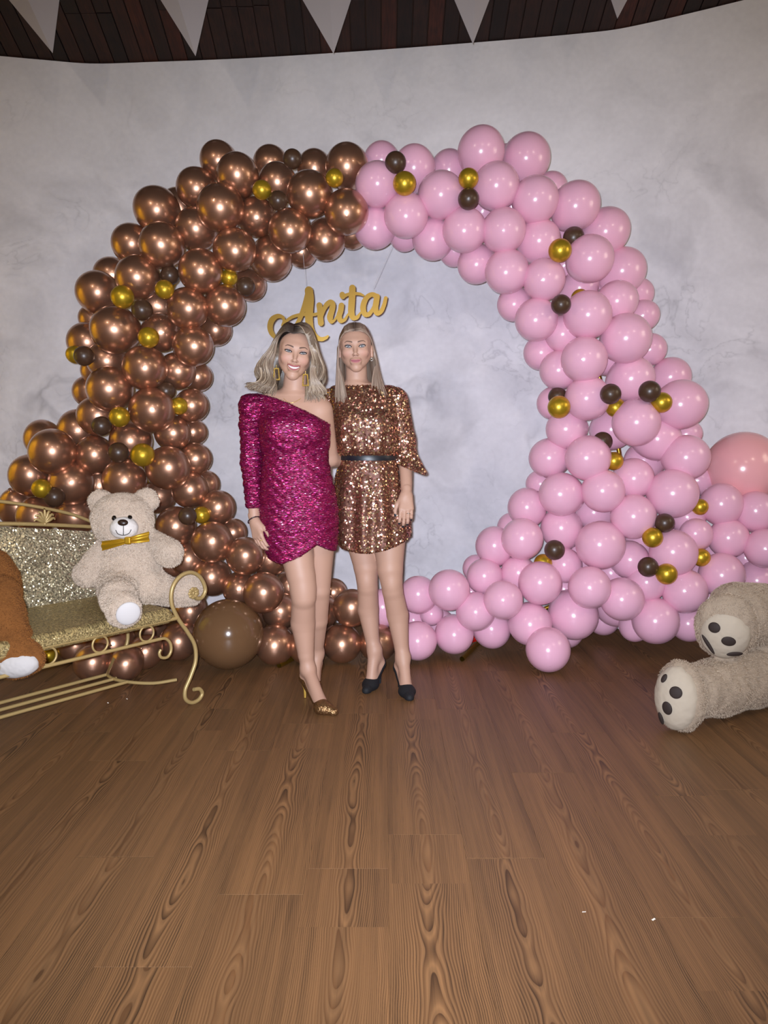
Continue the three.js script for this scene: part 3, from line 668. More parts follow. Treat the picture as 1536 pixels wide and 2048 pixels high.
// ---------------------------------------------------------------- the glitter bench
const RAIL = 0.42, SEAT = 0.465;
const RF = onPlane(355, 1236, V(0, RAIL, 0), V(0, 1, 0)), LF = onPlane(80, 1296, V(0, RAIL, 0), V(0, 1, 0));
const bu = LF.clone().sub(RF).setY(0).normalize(), bn = V(0, 1, 0).cross(bu).normalize();
if (bn.z > 0) bn.negate();
const bq = new THREE.Quaternion().setFromRotationMatrix(new THREE.Matrix4().makeBasis(bu, V(0, 1, 0), bu.clone().cross(V(0, 1, 0))));
{
  const base = V(RF.x, 0, RF.z), t = thing('bench', base, 'gold wrought metal bench with silvery glitter upholstery, at the left edge', 'bench');
  const metal = M({ color: lin('#b49a66'), metalness: 0.3, roughness: 0.42 });
  const DEPTH = 0.56, LEN = 1.75;
  const W = (s, y, d) => bu.clone().multiplyScalar(s).addScaledVector(bn, d).setY(y);          // along, height, towards the back
  const onFront = (x, y, d = 0) => onPlane(x, y, RF.clone().addScaledVector(bn, d), bn).sub(base);
  // glitter: tiny tilted flakes
  const S = 512, cell = new Float32Array(S * S * 3);
  const flake = (() => {
    const G = 128, tilt = [], jit = [];
    for (let i = 0; i < G * G; i++) { const a = rr(0, 6.283), s = Math.pow(rnd(), 1.4) * 0.75; tilt.push([Math.cos(a) * s, Math.sin(a) * s, rnd()]); jit.push([rnd(), rnd()]); }
    const near = (x, y) => { const u = x / S * G, v = y / S * G; let best = 0, bd = 9; for (let j = -1; j <= 1; j++) for (let i = -1; i <= 1; i++) { const a = ((Math.floor(u) + i) % G + G) % G, b2 = ((Math.floor(v) + j) % G + G) % G, id = b2 * G + a, dx = Math.floor(u) + i + jit[id][0] - u, dy = Math.floor(v) + j + jit[id][1] - v, d = dx * dx + dy * dy; if (d < bd) { bd = d; best = id; } } return best; };
    const ids = new Int32Array(S * S); for (let y = 0; y < S; y++) for (let x = 0; x < S; x++) ids[y * S + x] = near(x, y);
    const nm = tex(S, S, (x, y) => { const [a, b2] = tilt[ids[y * S + x]], z = Math.sqrt(Math.max(0.05, 1 - a * a - b2 * b2)); return [127.5 + a * 127, 127.5 + b2 * 127, 127.5 + z * 127]; }, false, true);
    const cm = tex(S, S, (x, y) => { const k = 0.62 + 0.55 * tilt[ids[y * S + x]][2]; return [226 * k, 212 * k, 176 * k]; }, true, true);
    nm.repeat.set(1, 1); return [nm, cm];
  })();
  const glitter = M({ map: flake[1], normalMap: flake[0], metalness: 0.7, roughness: 0.32 });
  glitter.normalScale.set(1, 1);
  const dull = M({ map: flake[1], normalMap: flake[0], color: lin('#d0c3a2'), metalness: 0.4, roughness: 0.42 });
  dull.normalScale.set(0.45, 0.45);
  // cushions as soft slabs with uv in metres
  function slab(P00, along, up, outv, La, Lu, th, nm) {
    const g = new RoundedBoxGeometry(La, Lu, th, 5, Math.min(th * 0.45, 0.03)), p = g.attributes.position, u = g.attributes.uv;
    for (let i = 0; i < p.count; i++) u.setXY(i, p.getX(i) / 0.55, (p.getY(i) + p.getZ(i) * 1.6) / 0.55);
    g.applyMatrix4(new THREE.Matrix4().makeBasis(along, up, outv).setPosition(P00.clone().addScaledVector(along, La / 2).addScaledVector(up, Lu / 2)));
    mesh(nm, g, dull, t);
  }
  slab(W(0.02, SEAT - 0.03, -0.01), bu, bn, bu.clone().cross(bn), LEN - 0.04, DEPTH - 0.02, 0.07, 'seat_cushion');
  // back rest, leaning, its top edge a gentle crest
  {
    const lean = 0.16, H = 0.365, n = 40, m = 16, pos = [], uv = [], idx = [];
    const crest = (s) => H * (0.78 + 0.22 * Math.sin(Math.PI * clamp(s / LEN, 0, 1)));
    const P2 = (s, v, side) => { const h = v * crest(s), puff = 0.022 * Math.pow(Math.sin(Math.PI * clamp(v, 0.001, 0.999)), 0.4) * Math.pow(Math.sin(Math.PI * clamp(s / LEN, 0.001, 0.999)), 0.25); return W(s, SEAT - 0.03 + h * 1.15, DEPTH - 0.03 + lean * h - side * puff); };
    for (const side of [1, -0.4]) for (let j = 0; j <= m; j++) for (let i = 0; i <= n; i++) { const s = LEN * i / n, p = P2(s, j / m, side); pos.push(p.x, p.y, p.z); uv.push(s / 0.66, j / m * H / 0.66); }
    const N = (n + 1) * (m + 1);
    for (let j = 0; j < m; j++) for (let i = 0; i < n; i++) { const a = j * (n + 1) + i, c = a + 1, d = a + n + 1, e = d + 1; idx.push(a, c, d, c, e, d, a + N, d + N, c + N, c + N, d + N, e + N); }
    const g = new THREE.BufferGeometry(); g.setAttribute('position', new THREE.BufferAttribute(new Float32Array(pos), 3)); g.setAttribute('uv', new THREE.BufferAttribute(new Float32Array(uv), 2)); g.setIndex(idx); g.computeVertexNormals();
    // normals must face the viewer
    mesh('back_cushion', g, glitter, t);
    const railPts = (add, d) => Array.from({ length: 13 }, (_, i) => { const s = LEN * i / 12; return W(s, SEAT + 0.03 + crest(s) + add(s), DEPTH - 0.03 + lean * crest(s) + d); });
    mesh('back_rail', tube(railPts(() => 0.008, 0), 0.009, 60, 10), metal, t);
    const hi = (s) => 0.008 + 0.115 * Math.pow(Math.sin(Math.PI * clamp(s / LEN, 0, 1)), 0.6);
    mesh('back_rail', tube(railPts(hi, 0.012), 0.008, 60, 10), metal, t);
    // cast palmette ornaments between the two rails
    const leaf = () => {
      const parts = [];
      for (const a of [-1.15, -0.75, -0.38, 0, 0.38, 0.75, 1.15]) {
        const L = 0.062 * (1 - 0.28 * Math.abs(a)), pts = [V(0, -0.03, 0), V(Math.sin(a) * L * 0.45, -0.03 + Math.cos(a) * L * 0.6, 0.006), V(Math.sin(a) * L * 1.05, -0.026 + Math.cos(a) * L, 0.004), V(Math.sin(a) * L * 1.28, -0.034 + Math.cos(a) * L * 1.02, 0)];
        parts.push(lock(pts, 0.004, 0.008, 0.004, 10, 8, () => [1, 1, 1]));
      }
      parts.push(new THREE.SphereGeometry(0.009, 10, 8).translate(0, -0.034, 0.002).deleteAttribute('uv'));
      const last = parts[parts.length - 1]; last.setAttribute('color', new THREE.BufferAttribute(new Float32Array(last.attributes.position.count * 3).fill(1), 3));
      return mergeGeometries(parts);
    };
    const lg = leaf();
    for (const s of [0.30, 0.58, 0.86, 1.12]) { const m2 = mesh('palmette', lg, metal, t); m2.position.copy(W(s, SEAT + 0.03 + crest(s) + 0.045, DEPTH - 0.03 + lean * crest(s))); m2.quaternion.copy(bq); m2.rotateY(bn.dot(V(0, 0, 1)) > 0 ? 0 : Math.PI); }
    // side posts of the back, curling at the top
    for (const s of [0, LEN]) mesh('back_post', tube([W(s, SEAT - 0.05, DEPTH), W(s, SEAT + 0.1, DEPTH + 0.02), W(s, SEAT + 0.22, DEPTH + 0.05), W(s + (s ? 0.03 : -0.03), SEAT + 0.34, DEPTH + 0.06), W(s + (s ? 0.005 : 0.0), SEAT + 0.42, DEPTH + 0.06), W(s + (s ? -0.05 : 0.05), SEAT + 0.43, DEPTH + 0.06)], 0.008, 36, 8), metal, t);
  }
  // the front rails with rings between them, and the rear rails
  const f1 = onFront(352, 1240).y, bar = (s0, s1, y, d, r = 0.009) => tube([W(s0, y, d), W((s0 + s1) / 2, y, d), W(s1, y, d)], r, 4, 10);
  for (const d of [0, DEPTH]) { mesh('seat_rail', bar(-0.005, LEN, SEAT - 0.045, d), metal, t); mesh('lower_rail', bar(0.09, LEN - 0.09, SEAT - 0.122, d, 0.008), metal, t); }
  for (const s of [0, LEN]) mesh('side_rail', tube([W(s, SEAT - 0.045, 0), W(s, SEAT - 0.045, DEPTH / 2), W(s, SEAT - 0.045, DEPTH)], 0.009, 4, 10), metal, t);
  const ring = new THREE.TorusGeometry(0.034, 0.0045, 10, 36);
  for (let i = 0; i < 6; i++) for (const d of [0, DEPTH]) { const m2 = mesh('ring', ring, metal, t); m2.position.copy(W(0.16 + i * 0.22, SEAT - 0.0835, d)); m2.quaternion.copy(bq); }
  // legs: one long S from the rolled arm down to the hooked foot, drawn in the plane of the front
  const leg = [[397, 1206], [409, 1206], [417, 1192], [413, 1174], [402, 1160], [386, 1155], [366, 1164], [352, 1186], [350, 1215], [362, 1245], [382, 1274], [396, 1300], [398, 1330], [388, 1362], [377, 1390], [378, 1407], [390, 1414], [404, 1408], [411, 1396], [406, 1387], [394, 1388]];
  const side = leg.map(([x, y]) => onFront(x, y));
  const low = Math.min(...side.map((p) => p.y)) - 0.009;
  const prof = side.map((p) => [p.dot(bu), p.y - low]);
  const scale = (SEAT - 0.02) / prof[9][1];
  for (const [s0, sg] of [[0, 1], [LEN, -1]]) for (const d of [0, DEPTH]) {
    const pts = prof.map(([s, y]) => W(s0 + sg * (s - prof[9][0]), y, d));
    const m2 = mesh('leg', tube(pts, 0.0095, 110, 10), metal, t);
    const inner = [[0.02, SEAT - 0.122], [-0.005, SEAT - 0.127], [-0.028, SEAT - 0.152], [-0.03, SEAT - 0.19], [-0.01, SEAT - 0.212], [0.022, SEAT - 0.205], [0.03, SEAT - 0.185], [0.022, SEAT - 0.17]].map(([s, y]) => W(s0 + sg * (s + 0.07), y, d));
    mesh('scroll', tube([W(s0 + sg * 0.16, SEAT - 0.122, d), ...inner], 0.007, 44, 8), metal, m2);
    // rosette in the rolled arm
    const ro = []; for (let i = 0; i < 9; i++) { const a = i / 9 * Math.PI * 2; ro.push(new THREE.SphereGeometry(0.012, 10, 8).scale(1, 0.8, 0.5).translate(Math.cos(a) * 0.019, Math.sin(a) * 0.019, 0)); }
    ro.push(new THREE.SphereGeometry(0.010, 12, 8).translate(0, 0, 0.004), new THREE.CylinderGeometry(0.018, 0.018, 0.006, 16).rotateX(Math.PI / 2));
    const r = mesh('rosette', mergeGeometries(ro.map((q) => q.index ? q.toNonIndexed() : q)), metal, m2), c = onFront(394, 1196);
    r.position.copy(W(s0 + sg * (c.dot(bu) - prof[9][0]), c.y - low, d)); r.quaternion.copy(bq);
  }
  // stretcher near the floor: a curved tie at each end and three long bars
  for (const s0 of [0, LEN]) { const sg = s0 ? -1 : 1; mesh('stretcher_tie', tube([W(s0, 0.13, 0.02), W(s0 + sg * 0.07, 0.115, 0.10), W(s0 + sg * 0.15, 0.12, DEPTH * 0.4), W(s0 + sg * 0.15, 0.12, DEPTH * 0.6), W(s0 + sg * 0.07, 0.115, DEPTH - 0.10), W(s0, 0.13, DEPTH - 0.02)], 0.008, 30, 8), metal, t); }
  for (const d of [DEPTH / 2 - 0.085, DEPTH / 2, DEPTH / 2 + 0.085]) mesh('stretcher_bar', bar(0.145, LEN - 0.145, 0.12, d, 0.008), metal, t);
}

// ---------------------------------------------------------------- plush bears
const fluff = (f, a, s) => (x, y, z) => f(x, y, z) + a * (N3(x * s, y * s, z * s) + 0.5 * N3(x * s * 2.3, y * s * 2.3, z * s * 2.3));
const tuft = (() => { const g = new THREE.ConeGeometry(0.0013, 0.016, 3, 1, true).translate(0, 0.006, 0); return g; })();
function fur(g, count, mat, parent, base, tone, len, lay, skip) {
  const up = V(0, 1, 0), d = V(0, 0, 0);
  return scatter(g, count, tuft, mat, 'fur', parent, (p, n) => {
    const w = p.clone().add(base);
    if (skip && skip(w, n)) return null;
    d.copy(n).addScaledVector(lay, 0.8).add(V(rr(-0.5, 0.5), rr(-0.5, 0.5), rr(-0.5, 0.5))).normalize();
    const k = 0.62 * len * rr(0.7, 1.3), m = new THREE.Matrix4().compose(p, new THREE.Quaternion().setFromUnitVectors(up, d), V(1.2, k, 1.2)), v = rr(0.88, 1.08) * (1 + 0.22 * N3(w.x * 14, w.y * 14, w.z * 14));
    return [m, new THREE.Color(tone.r * v, tone.g * v, tone.b * v)];
  });
}
const disc = (f, x, y, rx, ry, th, base, roll = 0, lift = 0) => {          // a flattened button lying on a solid, seen at a picture point
  const h = hit(f, x, y);
  if (!h) return null;
  const g = new THREE.SphereGeometry(1, 28, 18).scale(rx, ry, th);
  g.rotateZ(roll).applyQuaternion(new THREE.Quaternion().setFromUnitVectors(V(0, 0, 1), h.n));
  return g.translate(h.p.x - base.x + h.n.x * lift, h.p.y - base.y + h.n.y * lift, h.p.z - base.z + h.n.z * lift);
};
const black = P({ color: lin('#120d0b'), roughness: 0.12 }), thread = M({ color: lin('#2a1d18'), roughness: 0.7 });
{
  // cream bear sitting on the bench
  const Z = 3.42, k = (x, y, dz = 0) => at(x, y, Z + dz), u = (p) => pm(p, Z);
  const base = k(258, 1235); base.y = SEAT + 0.005;
  const t = thing('teddy_bear', base, 'cream teddy bear with gold bow tie sitting on the glitter bench', 'teddy bear', 'plush bears');
  const soft = [
    [ell(k(262, 1128, 0), u(56), u(66), 0.125)], [ell(k(258, 1165, -0.02), u(60), u(42), 0.13), 0.05],
    [ell(k(245, 1036, -0.02), u(60), u(50), 0.118), 0.03], [ell(k(246, 1058, -0.06), u(50), u(32), 0.10), 0.04],
    [ell(k(201, 1003, 0.02), u(24), u(24), 0.035), 0.012], [ell(k(292, 1001, 0.02), u(25), u(24), 0.035), 0.012],
    [cone(k(213, 1092, 0), k(172, 1148, -0.07), u(20), u(25)), 0.03], [cone(k(305, 1082, 0), k(338, 1106, -0.06), u(22), u(27)), 0.03],
    [cone(k(238, 1176, -0.10), k(236, 1196, -0.31), u(39), u(30)), 0.04], [cone(k(236, 1194, -0.32), k(247, 1220, -0.385), u(28), u(30)), 0.03],
    [cone(k(298, 1170, -0.02), k(352, 1188, 0.07), u(36), u(25)), 0.04], [ell(k(378, 1178, 0.09), u(31), u(35), 0.075), 0.03],
  ];
  const body = fluff(blend(soft), 0.006, 28);
  const muzzle = ell(k(248, 1056, -0.145), u(27), u(22), 0.052);
  const g0 = nets(body, k(120, 1290, 0.2).add(V(0, 0, 0)), k(430, 950, -0.62), 0.0075);
  shift(g0, base);
  const furMat = M({ color: lin('#ffffff'), roughness: 0.95, vertexColors: false }), bodyMat = M({ color: lin('#bba896'), roughness: 0.95 });
  const bm = mesh('body', g0, bodyMat, t);
  fur(g0, 44000, M({ color: lin('#ffffff'), roughness: 0.9 }), t, base, lin('#d0bda9'), 1.0, V(0, -1, 0.1), (w) => muzzle(w.x, w.y, w.z) < 0.012);
  const gm = nets(fluff(muzzle, 0.0015, 60), k(205, 1095, -0.05), k(290, 1020, -0.24), 0.004);
  mesh('muzzle', shift(gm, base), M({ color: lin('#d9d2cc'), roughness: 0.9 }), t);
  const head = (x, y, z) => Math.min(body(x, y, z), muzzle(x, y, z));
  const nose = disc(head, 246, 1046, 0.022, 0.015, 0.012, base, 0, 0.004); mesh('nose', nose, P({ color: lin('#2b1a12'), roughness: 0.35 }), t);
  for (const x of [229, 259]) { const e = disc(head, x, 1037, 0.010, 0.012, 0.008, base, 0, 0.007); if (e) mesh('eye', e, black, t); }
  const sew = (pts, r) => mesh('stitching', tube(pts.map(([x, y]) => { const h = hit(head, x, y); return h.p.addScaledVector(h.n, 0.002).sub(base); }), r, 20, 6), thread, t);
  sew([[247, 1050], [247, 1060], [247, 1069]], 0.0016); sew([[232, 1060], [236, 1067], [247, 1070], [258, 1066], [262, 1059]], 0.0016);
  const sole = disc(body, 256, 1226, u(21), u(22), 0.014, base, -0.5, 0.006); mesh('foot_pad', sole, M({ color: lin('#c9c4c2'), roughness: 0.9 }), t);
  const bow = P({ color: lin('#b88d1e'), metalness: 0.55, roughness: 0.4, side: THREE.DoubleSide });
  const wing = (x0, y0, x1, y1, h, n) => { const a = k(x0, y0, -0.165).sub(base), c = k(x1, y1, -0.14).sub(base), pos = new THREE.PlaneGeometry(1, 1, 14, 6), p = pos.attributes.position; for (let i = 0; i < p.count; i++) { const s = p.getX(i) + 0.5, v = p.getY(i), w = a.clone().lerp(c, s); p.setXYZ(i, w.x, w.y + v * h * (0.45 + 0.55 * Math.pow(s, 0.6)), w.z + 0.012 * Math.sin(s * 3.1) + 0.006 * Math.cos(v * 9)); } pos.computeVertexNormals(); mesh(n, pos, bow, t); };
  wing(256, 1081, 203, 1092, 0.042, 'bow_wing'); wing(256, 1081, 298, 1073, 0.045, 'bow_wing');
  mesh('bow_knot', new RoundedBoxGeometry(0.03, 0.034, 0.02, 3, 0.008).translate(...k(256, 1081, -0.172).sub(base).toArray()), bow, t);
}
{
  // brown bear on the near end of the bench, only its side and one leg in the picture
  const Z = 2.95, k = (x, y, dz = 0) => at(x, y, Z + dz), u = (p) => pm(p, Z);
  const base = k(-40, 1300); base.y = SEAT + 0.005;
  const t = thing('teddy_bear', base, 'cinnamon brown teddy bear with white foot pad, cut by the left edge', 'teddy bear', 'plush bears');
  const soft = [[ell(k(-42, 1180, 0.08), u(80), u(95), 0.15)], [ell(k(-35, 1040, 0.08), u(66), u(58), 0.13), 0.03], [ell(k(-78, 1000, 0.1), u(22), u(22), 0.03), 0.01], [ell(k(5, 998, 0.1), u(10), u(10), 0.02), 0.01], [cone(k(2, 1190, -0.02), k(8, 1232, -0.09), u(38), u(34)), 0.04], [cone(k(5, 1252, -0.06), k(30, 1300, -0.14), u(42), u(40)), 0.05], [ell(k(30, 1318, -0.16), u(56), u(36), 0.07), 0.03], [cone(k(-80, 1250, -0.02), k(-95, 1310, -0.14), u(42), u(40)), 0.05]];
  // the head stays outside the picture
  soft[1][0] = ell(k(-95, 1045, 0.05), u(62), u(56), 0.12); soft[2][0] = ell(k(-145, 1003, 0.08), u(22), u(22), 0.03); soft[3][0] = ell(k(-45, 1003, 0.08), u(22), u(22), 0.03);
  const body = fluff(blend(soft), 0.006, 26), g0 = shift(nets(body, k(-220, 1400, 0.32), k(130, 950, -0.3), 0.009), base);
  mesh('body', g0, M({ color: lin('#7a4a1c'), roughness: 0.95 }), t);
  const sole = ell(k(28, 1326, -0.185), u(48), u(29), 0.05);
  fur(g0, 40000, M({ color: lin('#ffffff'), roughness: 0.9 }), t, base, lin('#8a5521'), 0.9, V(0.2, -1, 0), (w) => sole(w.x, w.y, w.z) < 0.004);
  mesh('foot_pad', shift(nets(fluff(sole, 0.002, 40), k(-60, 1390, -0.1), k(110, 1270, -0.3), 0.006), base), M({ color: lin('#c2bdba'), roughness: 0.9 }), t);
}
{
  // giant beige bear lying at the right, feet towards the viewer
  const k = (x, y, Z) => at(x, y, Z), base = k(1470, 1400, 3.3); base.y = 0;
  const t = thing('teddy_bear', base, 'giant beige plush bear on the floor, soles with dark paw pads, right edge', 'teddy bear', 'plush bears');
  const toF = (q, x, y, z) => q.setFromUnitVectors(V(0, 0, 1), V(x, y, z).normalize());
  const qa = toF(new THREE.Quaternion(), -0.72, 0.05, 0.7), qb = toF(new THREE.Quaternion(), -0.35, -0.28, 0.9);
  const soleA = k(1360, 1393, 3.06), soleB = k(1452, 1252, 3.2);
  const soft = [
    [ell(k(1590, 1290, 3.5), 0.30, 0.30, 0.26)], [ell(k(1720, 1130, 3.6), 0.22, 0.24, 0.22), 0.06],
    [cone(k(1530, 1350, 3.36), k(1432, 1372, 3.2), 0.135, 0.115), 0.05], [cone(k(1440, 1375, 3.2), k(1392, 1380, 3.13), 0.118, 0.112), 0.03],
    [ell(soleA, 0.108, 0.152, 0.075, qa), 0.025],
    [cone(k(1560, 1230, 3.44), k(1478, 1228, 3.32), 0.14, 0.14), 0.04], [ell(soleB, 0.128, 0.155, 0.085, qb), 0.03], [ell(k(1472, 1212, 3.3), 0.10, 0.085, 0.10), 0.03],
  ];
  const floorClip = (f) => (x, y, z) => smax(f(x, y, z), 0.006 - y, 0.02);
  const body = floorClip(fluff(blend(soft), 0.0065, 22));
  const lo = V(base.x - 0.42, 0.0, -4.1), hi = V(base.x + 0.85, 1.35, -2.85), g0 = shift(nets(body, lo, hi, 0.009), base);
  mesh('body', g0, M({ color: lin('#9f8d79'), roughness: 0.95 }), t);
  const inA = (w) => ell(soleA.clone().add(V(-0.05, 0.005, 0.045)), 0.1, 0.13, 0.05, qa)(w.x, w.y, w.z) < 0.005, inB = (w) => ell(soleB.clone().add(V(-0.025, -0.04, 0.055)), 0.10, 0.11, 0.05, qb)(w.x, w.y, w.z) < 0.005;
  fur(g0, 70000, M({ color: lin('#ffffff'), roughness: 0.9 }), t, base, lin('#b29e88'), 0.85, V(0.1, -1, 0.2), (w) => inA(w) || inB(w));
  const felt = M({ color: lin('#b3a592'), roughness: 0.9 }), pad = M({ color: lin('#2a1d18'), roughness: 0.75 });
  const solid = (name, c, q, r, mat) => mesh(name, shift(nets(fluff(ell(c, ...r, q), 0.002, 30), c.clone().addScalar(-0.18), c.clone().addScalar(0.18), 0.006), base), mat, t);
  const plates = [ell(soleA.clone().add(V(-0.022, 0.002, 0.02)), 0.093, 0.136, 0.064, qa), ell(soleB.clone().add(V(-0.016, -0.026, 0.03)), 0.102, 0.118, 0.066, qb)];
  solid('sole', soleA.clone().add(V(-0.022, 0.002, 0.02)), qa, [0.093, 0.136, 0.064], felt); solid('sole', soleB.clone().add(V(-0.016, -0.026, 0.03)), qb, [0.102, 0.118, 0.066], felt);
  const all = (x, y, z) => Math.min(body(x, y, z), plates[0](x, y, z) - 0.001, plates[1](x, y, z) - 0.001);
  for (const [x, y, a, c, r] of [[1352, 1385, 0.026, 0.025, 0], [1335, 1416, 0.022, 0.028, 0.2], [1329, 1357, 0.012, 0.02, -0.5], [1323, 1436, 0.012, 0.03, 0.25], [1429, 1255, 0.025, 0.023, 0], [1457, 1282, 0.029, 0.022, -0.1], [1417, 1288, 0.009, 0.05, 0.62], [1469, 1307, 0.034, 0.012, 0.1]]) {
    const d = disc(all, x, y, a, c, 0.007, base, r, 0.003); if (d) mesh('paw_pad', d, pad, t);
  }
}
// scraps of confetti on the floor
for (const [x, y, w] of [[216, 1407, 'near the bench'], [254, 1399, 'near the bench foot'], [1168, 1826, 'in the right foreground'], [1307, 1841, 'furthest right in the foreground']]) {
  const p = onFloor(x, y), gq = new THREE.PlaneGeometry(0.009, 0.006, 3, 2), q = gq.attributes.position;
  for (let i = 0; i < q.count; i++) q.setZ(i, 0.0022 + 0.0018 * Math.sin(q.getX(i) * 500));
  gq.computeVertexNormals();
  const m = mesh('paper_scrap', gq.rotateX(-Math.PI / 2).rotateY(x), M({ color: lin('#e6ddd0'), roughness: 0.7, side: THREE.DoubleSide })); m.position.copy(p).setY(0.001);
  tag(m, 'tiny pale paper scrap lying on the wooden floor ' + w, 'paper scrap');
}

// ---------------------------------------------------------------- the two women
const SKIN = [0.475, 0.278, 0.198];
function headParts(o) {
  // local head: x to the right of the picture, y up, z towards the viewer; origin between the pupils' height and the ears
  const p = (x, y, z) => V(x, y, z), L = [];
  L.push([ell(p(0, 0.032, -0.022), 0.0735, 0.083, 0.094)]);                           // skull
  L.push([ell(p(0, 0.034, 0.022), 0.061, 0.048, 0.057), 0.03]);
  L.push([ell(p(0, -0.022, 0.022), 0.0585 * o.wide, 0.078, 0.066), 0.045]);              // face
  for (const s of [-1, 1]) {
    L.push([cone(p(s * 0.0485, -0.042, 0.006), p(s * 0.014, -o.chin + 0.026, 0.056), 0.016, 0.014), 0.03]);  // jaw
    L.push([ell(p(s * 0.039, -0.026 - 0.002 * o.smile, 0.062), 0.021, 0.018 + 0.003 * o.smile, 0.018), 0.022]);  // cheek
    L.push([cone(p(s * 0.012, 0.0215, 0.0815), p(s * 0.046, 0.020, 0.0635), 0.0075, 0.0075), 0.024]);      // brow
    L.push([ell(p(s * 0.077, -0.012, -0.008), 0.008, 0.027, 0.016), 0.006]);             // ear
    L.push([ell(p(s * 0.0775, -0.036, -0.003), 0.006, 0.010, 0.008), 0.005]);
  }
  L.push([ell(p(0, -o.chin + 0.017, 0.067), 0.019, 0.016, 0.017), 0.022]);              // chin
  L.push([cone(p(0, 0.010, 0.084), p(0, -0.034, 0.1035), 0.0068, 0.0085), 0.011]);       // nose
  L.push([ell(p(0, -0.0385, 0.1045), 0.0095, 0.0075, 0.0085), 0.006]);
  for (const s of [-1, 1]) L.push([ell(p(s * 0.0105, -0.0405, 0.0945), 0.0065, 0.0058, 0.008), 0.005]);
  L.push([ell(p(0, -o.mouth, 0.083), 0.027, 0.016, 0.012), 0.014]);                      // the round of the mouth
  const base = blend(L), sock = [-1, 1].map((s) => ell(p(s * 0.0325, -0.001, 0.099), 0.0165, 0.0105, 0.016)), ball = [-1, 1].map((s) => ell(p(s * 0.0325, -0.001, 0.0715), 0.0150, 0.0125, 0.0125)), lid = [-1, 1].map((s) => ell(p(s * 0.0325, 0.0065, 0.0725), 0.0165, 0.0075, 0.0132));
  const mw = o.smile ? 0.0290 : 0.0235, curve = (x) => -o.mouth + (o.smile ? 0.0115 : 0.0035) * (x / mw) * (x / mw);
  const f = (x, y, z) => {
    let d = base(x, y, z);
    for (const s of sock) d = smax(d, -s(x, y, z), 0.010);
    for (const b2 of ball) d = smin(d, b2(x, y, z), 0.003);
    for (const l of lid) d = smin(d, l(x, y, z), 0.004);
    if (z > 0.06 && Math.abs(x) < 0.034 && y < -0.045) {                                   // lips: two soft rolls with the parting between them
      const c = curve(x), e = clamp(1 - (x / mw) * (x / mw), 0, 1), up = o.smile ? 0.0055 : 0.0028, dn = o.smile ? -0.0064 : -0.0042;
      const roll = (yc, r) => Math.hypot((y - c - yc) / 1.0, (z - (o.smile ? 0.0885 : 0.0905) + 9 * x * x)) - r * Math.sqrt(e);
      if (e > 0.02) { d = smin(d, roll(up, 0.0048), 0.005); d = smin(d, roll(dn, 0.0056), 0.005); d = smax(d, -(Math.hypot((y - c - (o.smile ? -0.001 : -0.0006)) / (o.smile ? 2.6 : 0.9), (z - 0.0955 + 9 * x * x)) - 0.0016 * e), 0.002); }
    }
    return d;
  };
  const colour = (x, y, z, nz) => {
    let c = [...SKIN];
    const to = (k, t) => { c = c.map((v, i) => mix(v, k[i], t)); };
    if (z > 0.0 && nz > -0.3) {
      for (const s of [-1, 1]) to([0.60, 0.27, 0.22], 0.35 * Math.exp(-(((x - s * 0.043) / 0.02) ** 2 + ((y + 0.033) / 0.016) ** 2)));   // blush
      const ax = Math.abs(x);
      // eyebrows
      const bx = clamp((ax - 0.013) / 0.038, 0, 1), by = 0.0180 + 0.0062 * Math.sin(Math.min(1, bx * 1.25) * 1.75) - 0.006 * Math.max(0, bx - 0.7) / 0.3 + o.browUp;
      if (z > 0.03) to(o.brow, 0.9 * sstep(0.0105, 0.0145, ax) * (1 - sstep(0.047, 0.052, ax)) * (1 - sstep(0.0024, 0.0044, Math.abs(y - by) + bx * 0.0018)));
      // eyes
      const ex = (ax - 0.0325) / 0.0150, e2 = clamp(1 - ex * ex, 0, 1), tilt = 0.0016 * ex, yo = y + 0.001 - tilt;
      const upH = o.open * Math.pow(e2, 0.75), dnH = o.open * 0.62 * Math.pow(e2, 0.9);
      if (z > 0.045) {
        to(o.shadow, 0.55 * (1 - sstep(0.7, 1.25, Math.abs(ex))) * sstep(upH, upH + 0.001, yo) * (1 - sstep(upH + 0.004, upH + 0.010, yo)));
        if (Math.abs(ex) < 1 && yo < upH && yo > -dnH) {
          c = [0.50, 0.46, 0.45];
          const ir = Math.hypot(ax - 0.0325 + o.gaze * Math.sign(x) , yo - 0.0006);
          if (Math.hypot(ax - 0.0325 - 0.0022, yo - 0.0022) < 0.0011) c = [0.85, 0.85, 0.85]; else if (ir < 0.0062) c = ir < 0.0031 ? [0.008, 0.008, 0.01] : ir > 0.0055 ? [0.04, 0.05, 0.06] : o.iris;
          if (yo > upH - 0.0016) c = [0.10, 0.08, 0.08];
        }
        to([0.012, 0.009, 0.01], sstep(1.25, 1.0, Math.abs(ex)) * (1 - sstep(0.0016, 0.0031, Math.abs(yo - upH - 0.0011 - (ex > 0.5 ? (ex - 0.5) * 0.003 : 0)))));
        to([0.07, 0.045, 0.04], 0.85 * sstep(1.1, 0.95, Math.abs(ex)) * (1 - sstep(0.0009, 0.0021, Math.abs(yo + dnH + 0.0004))));
      }
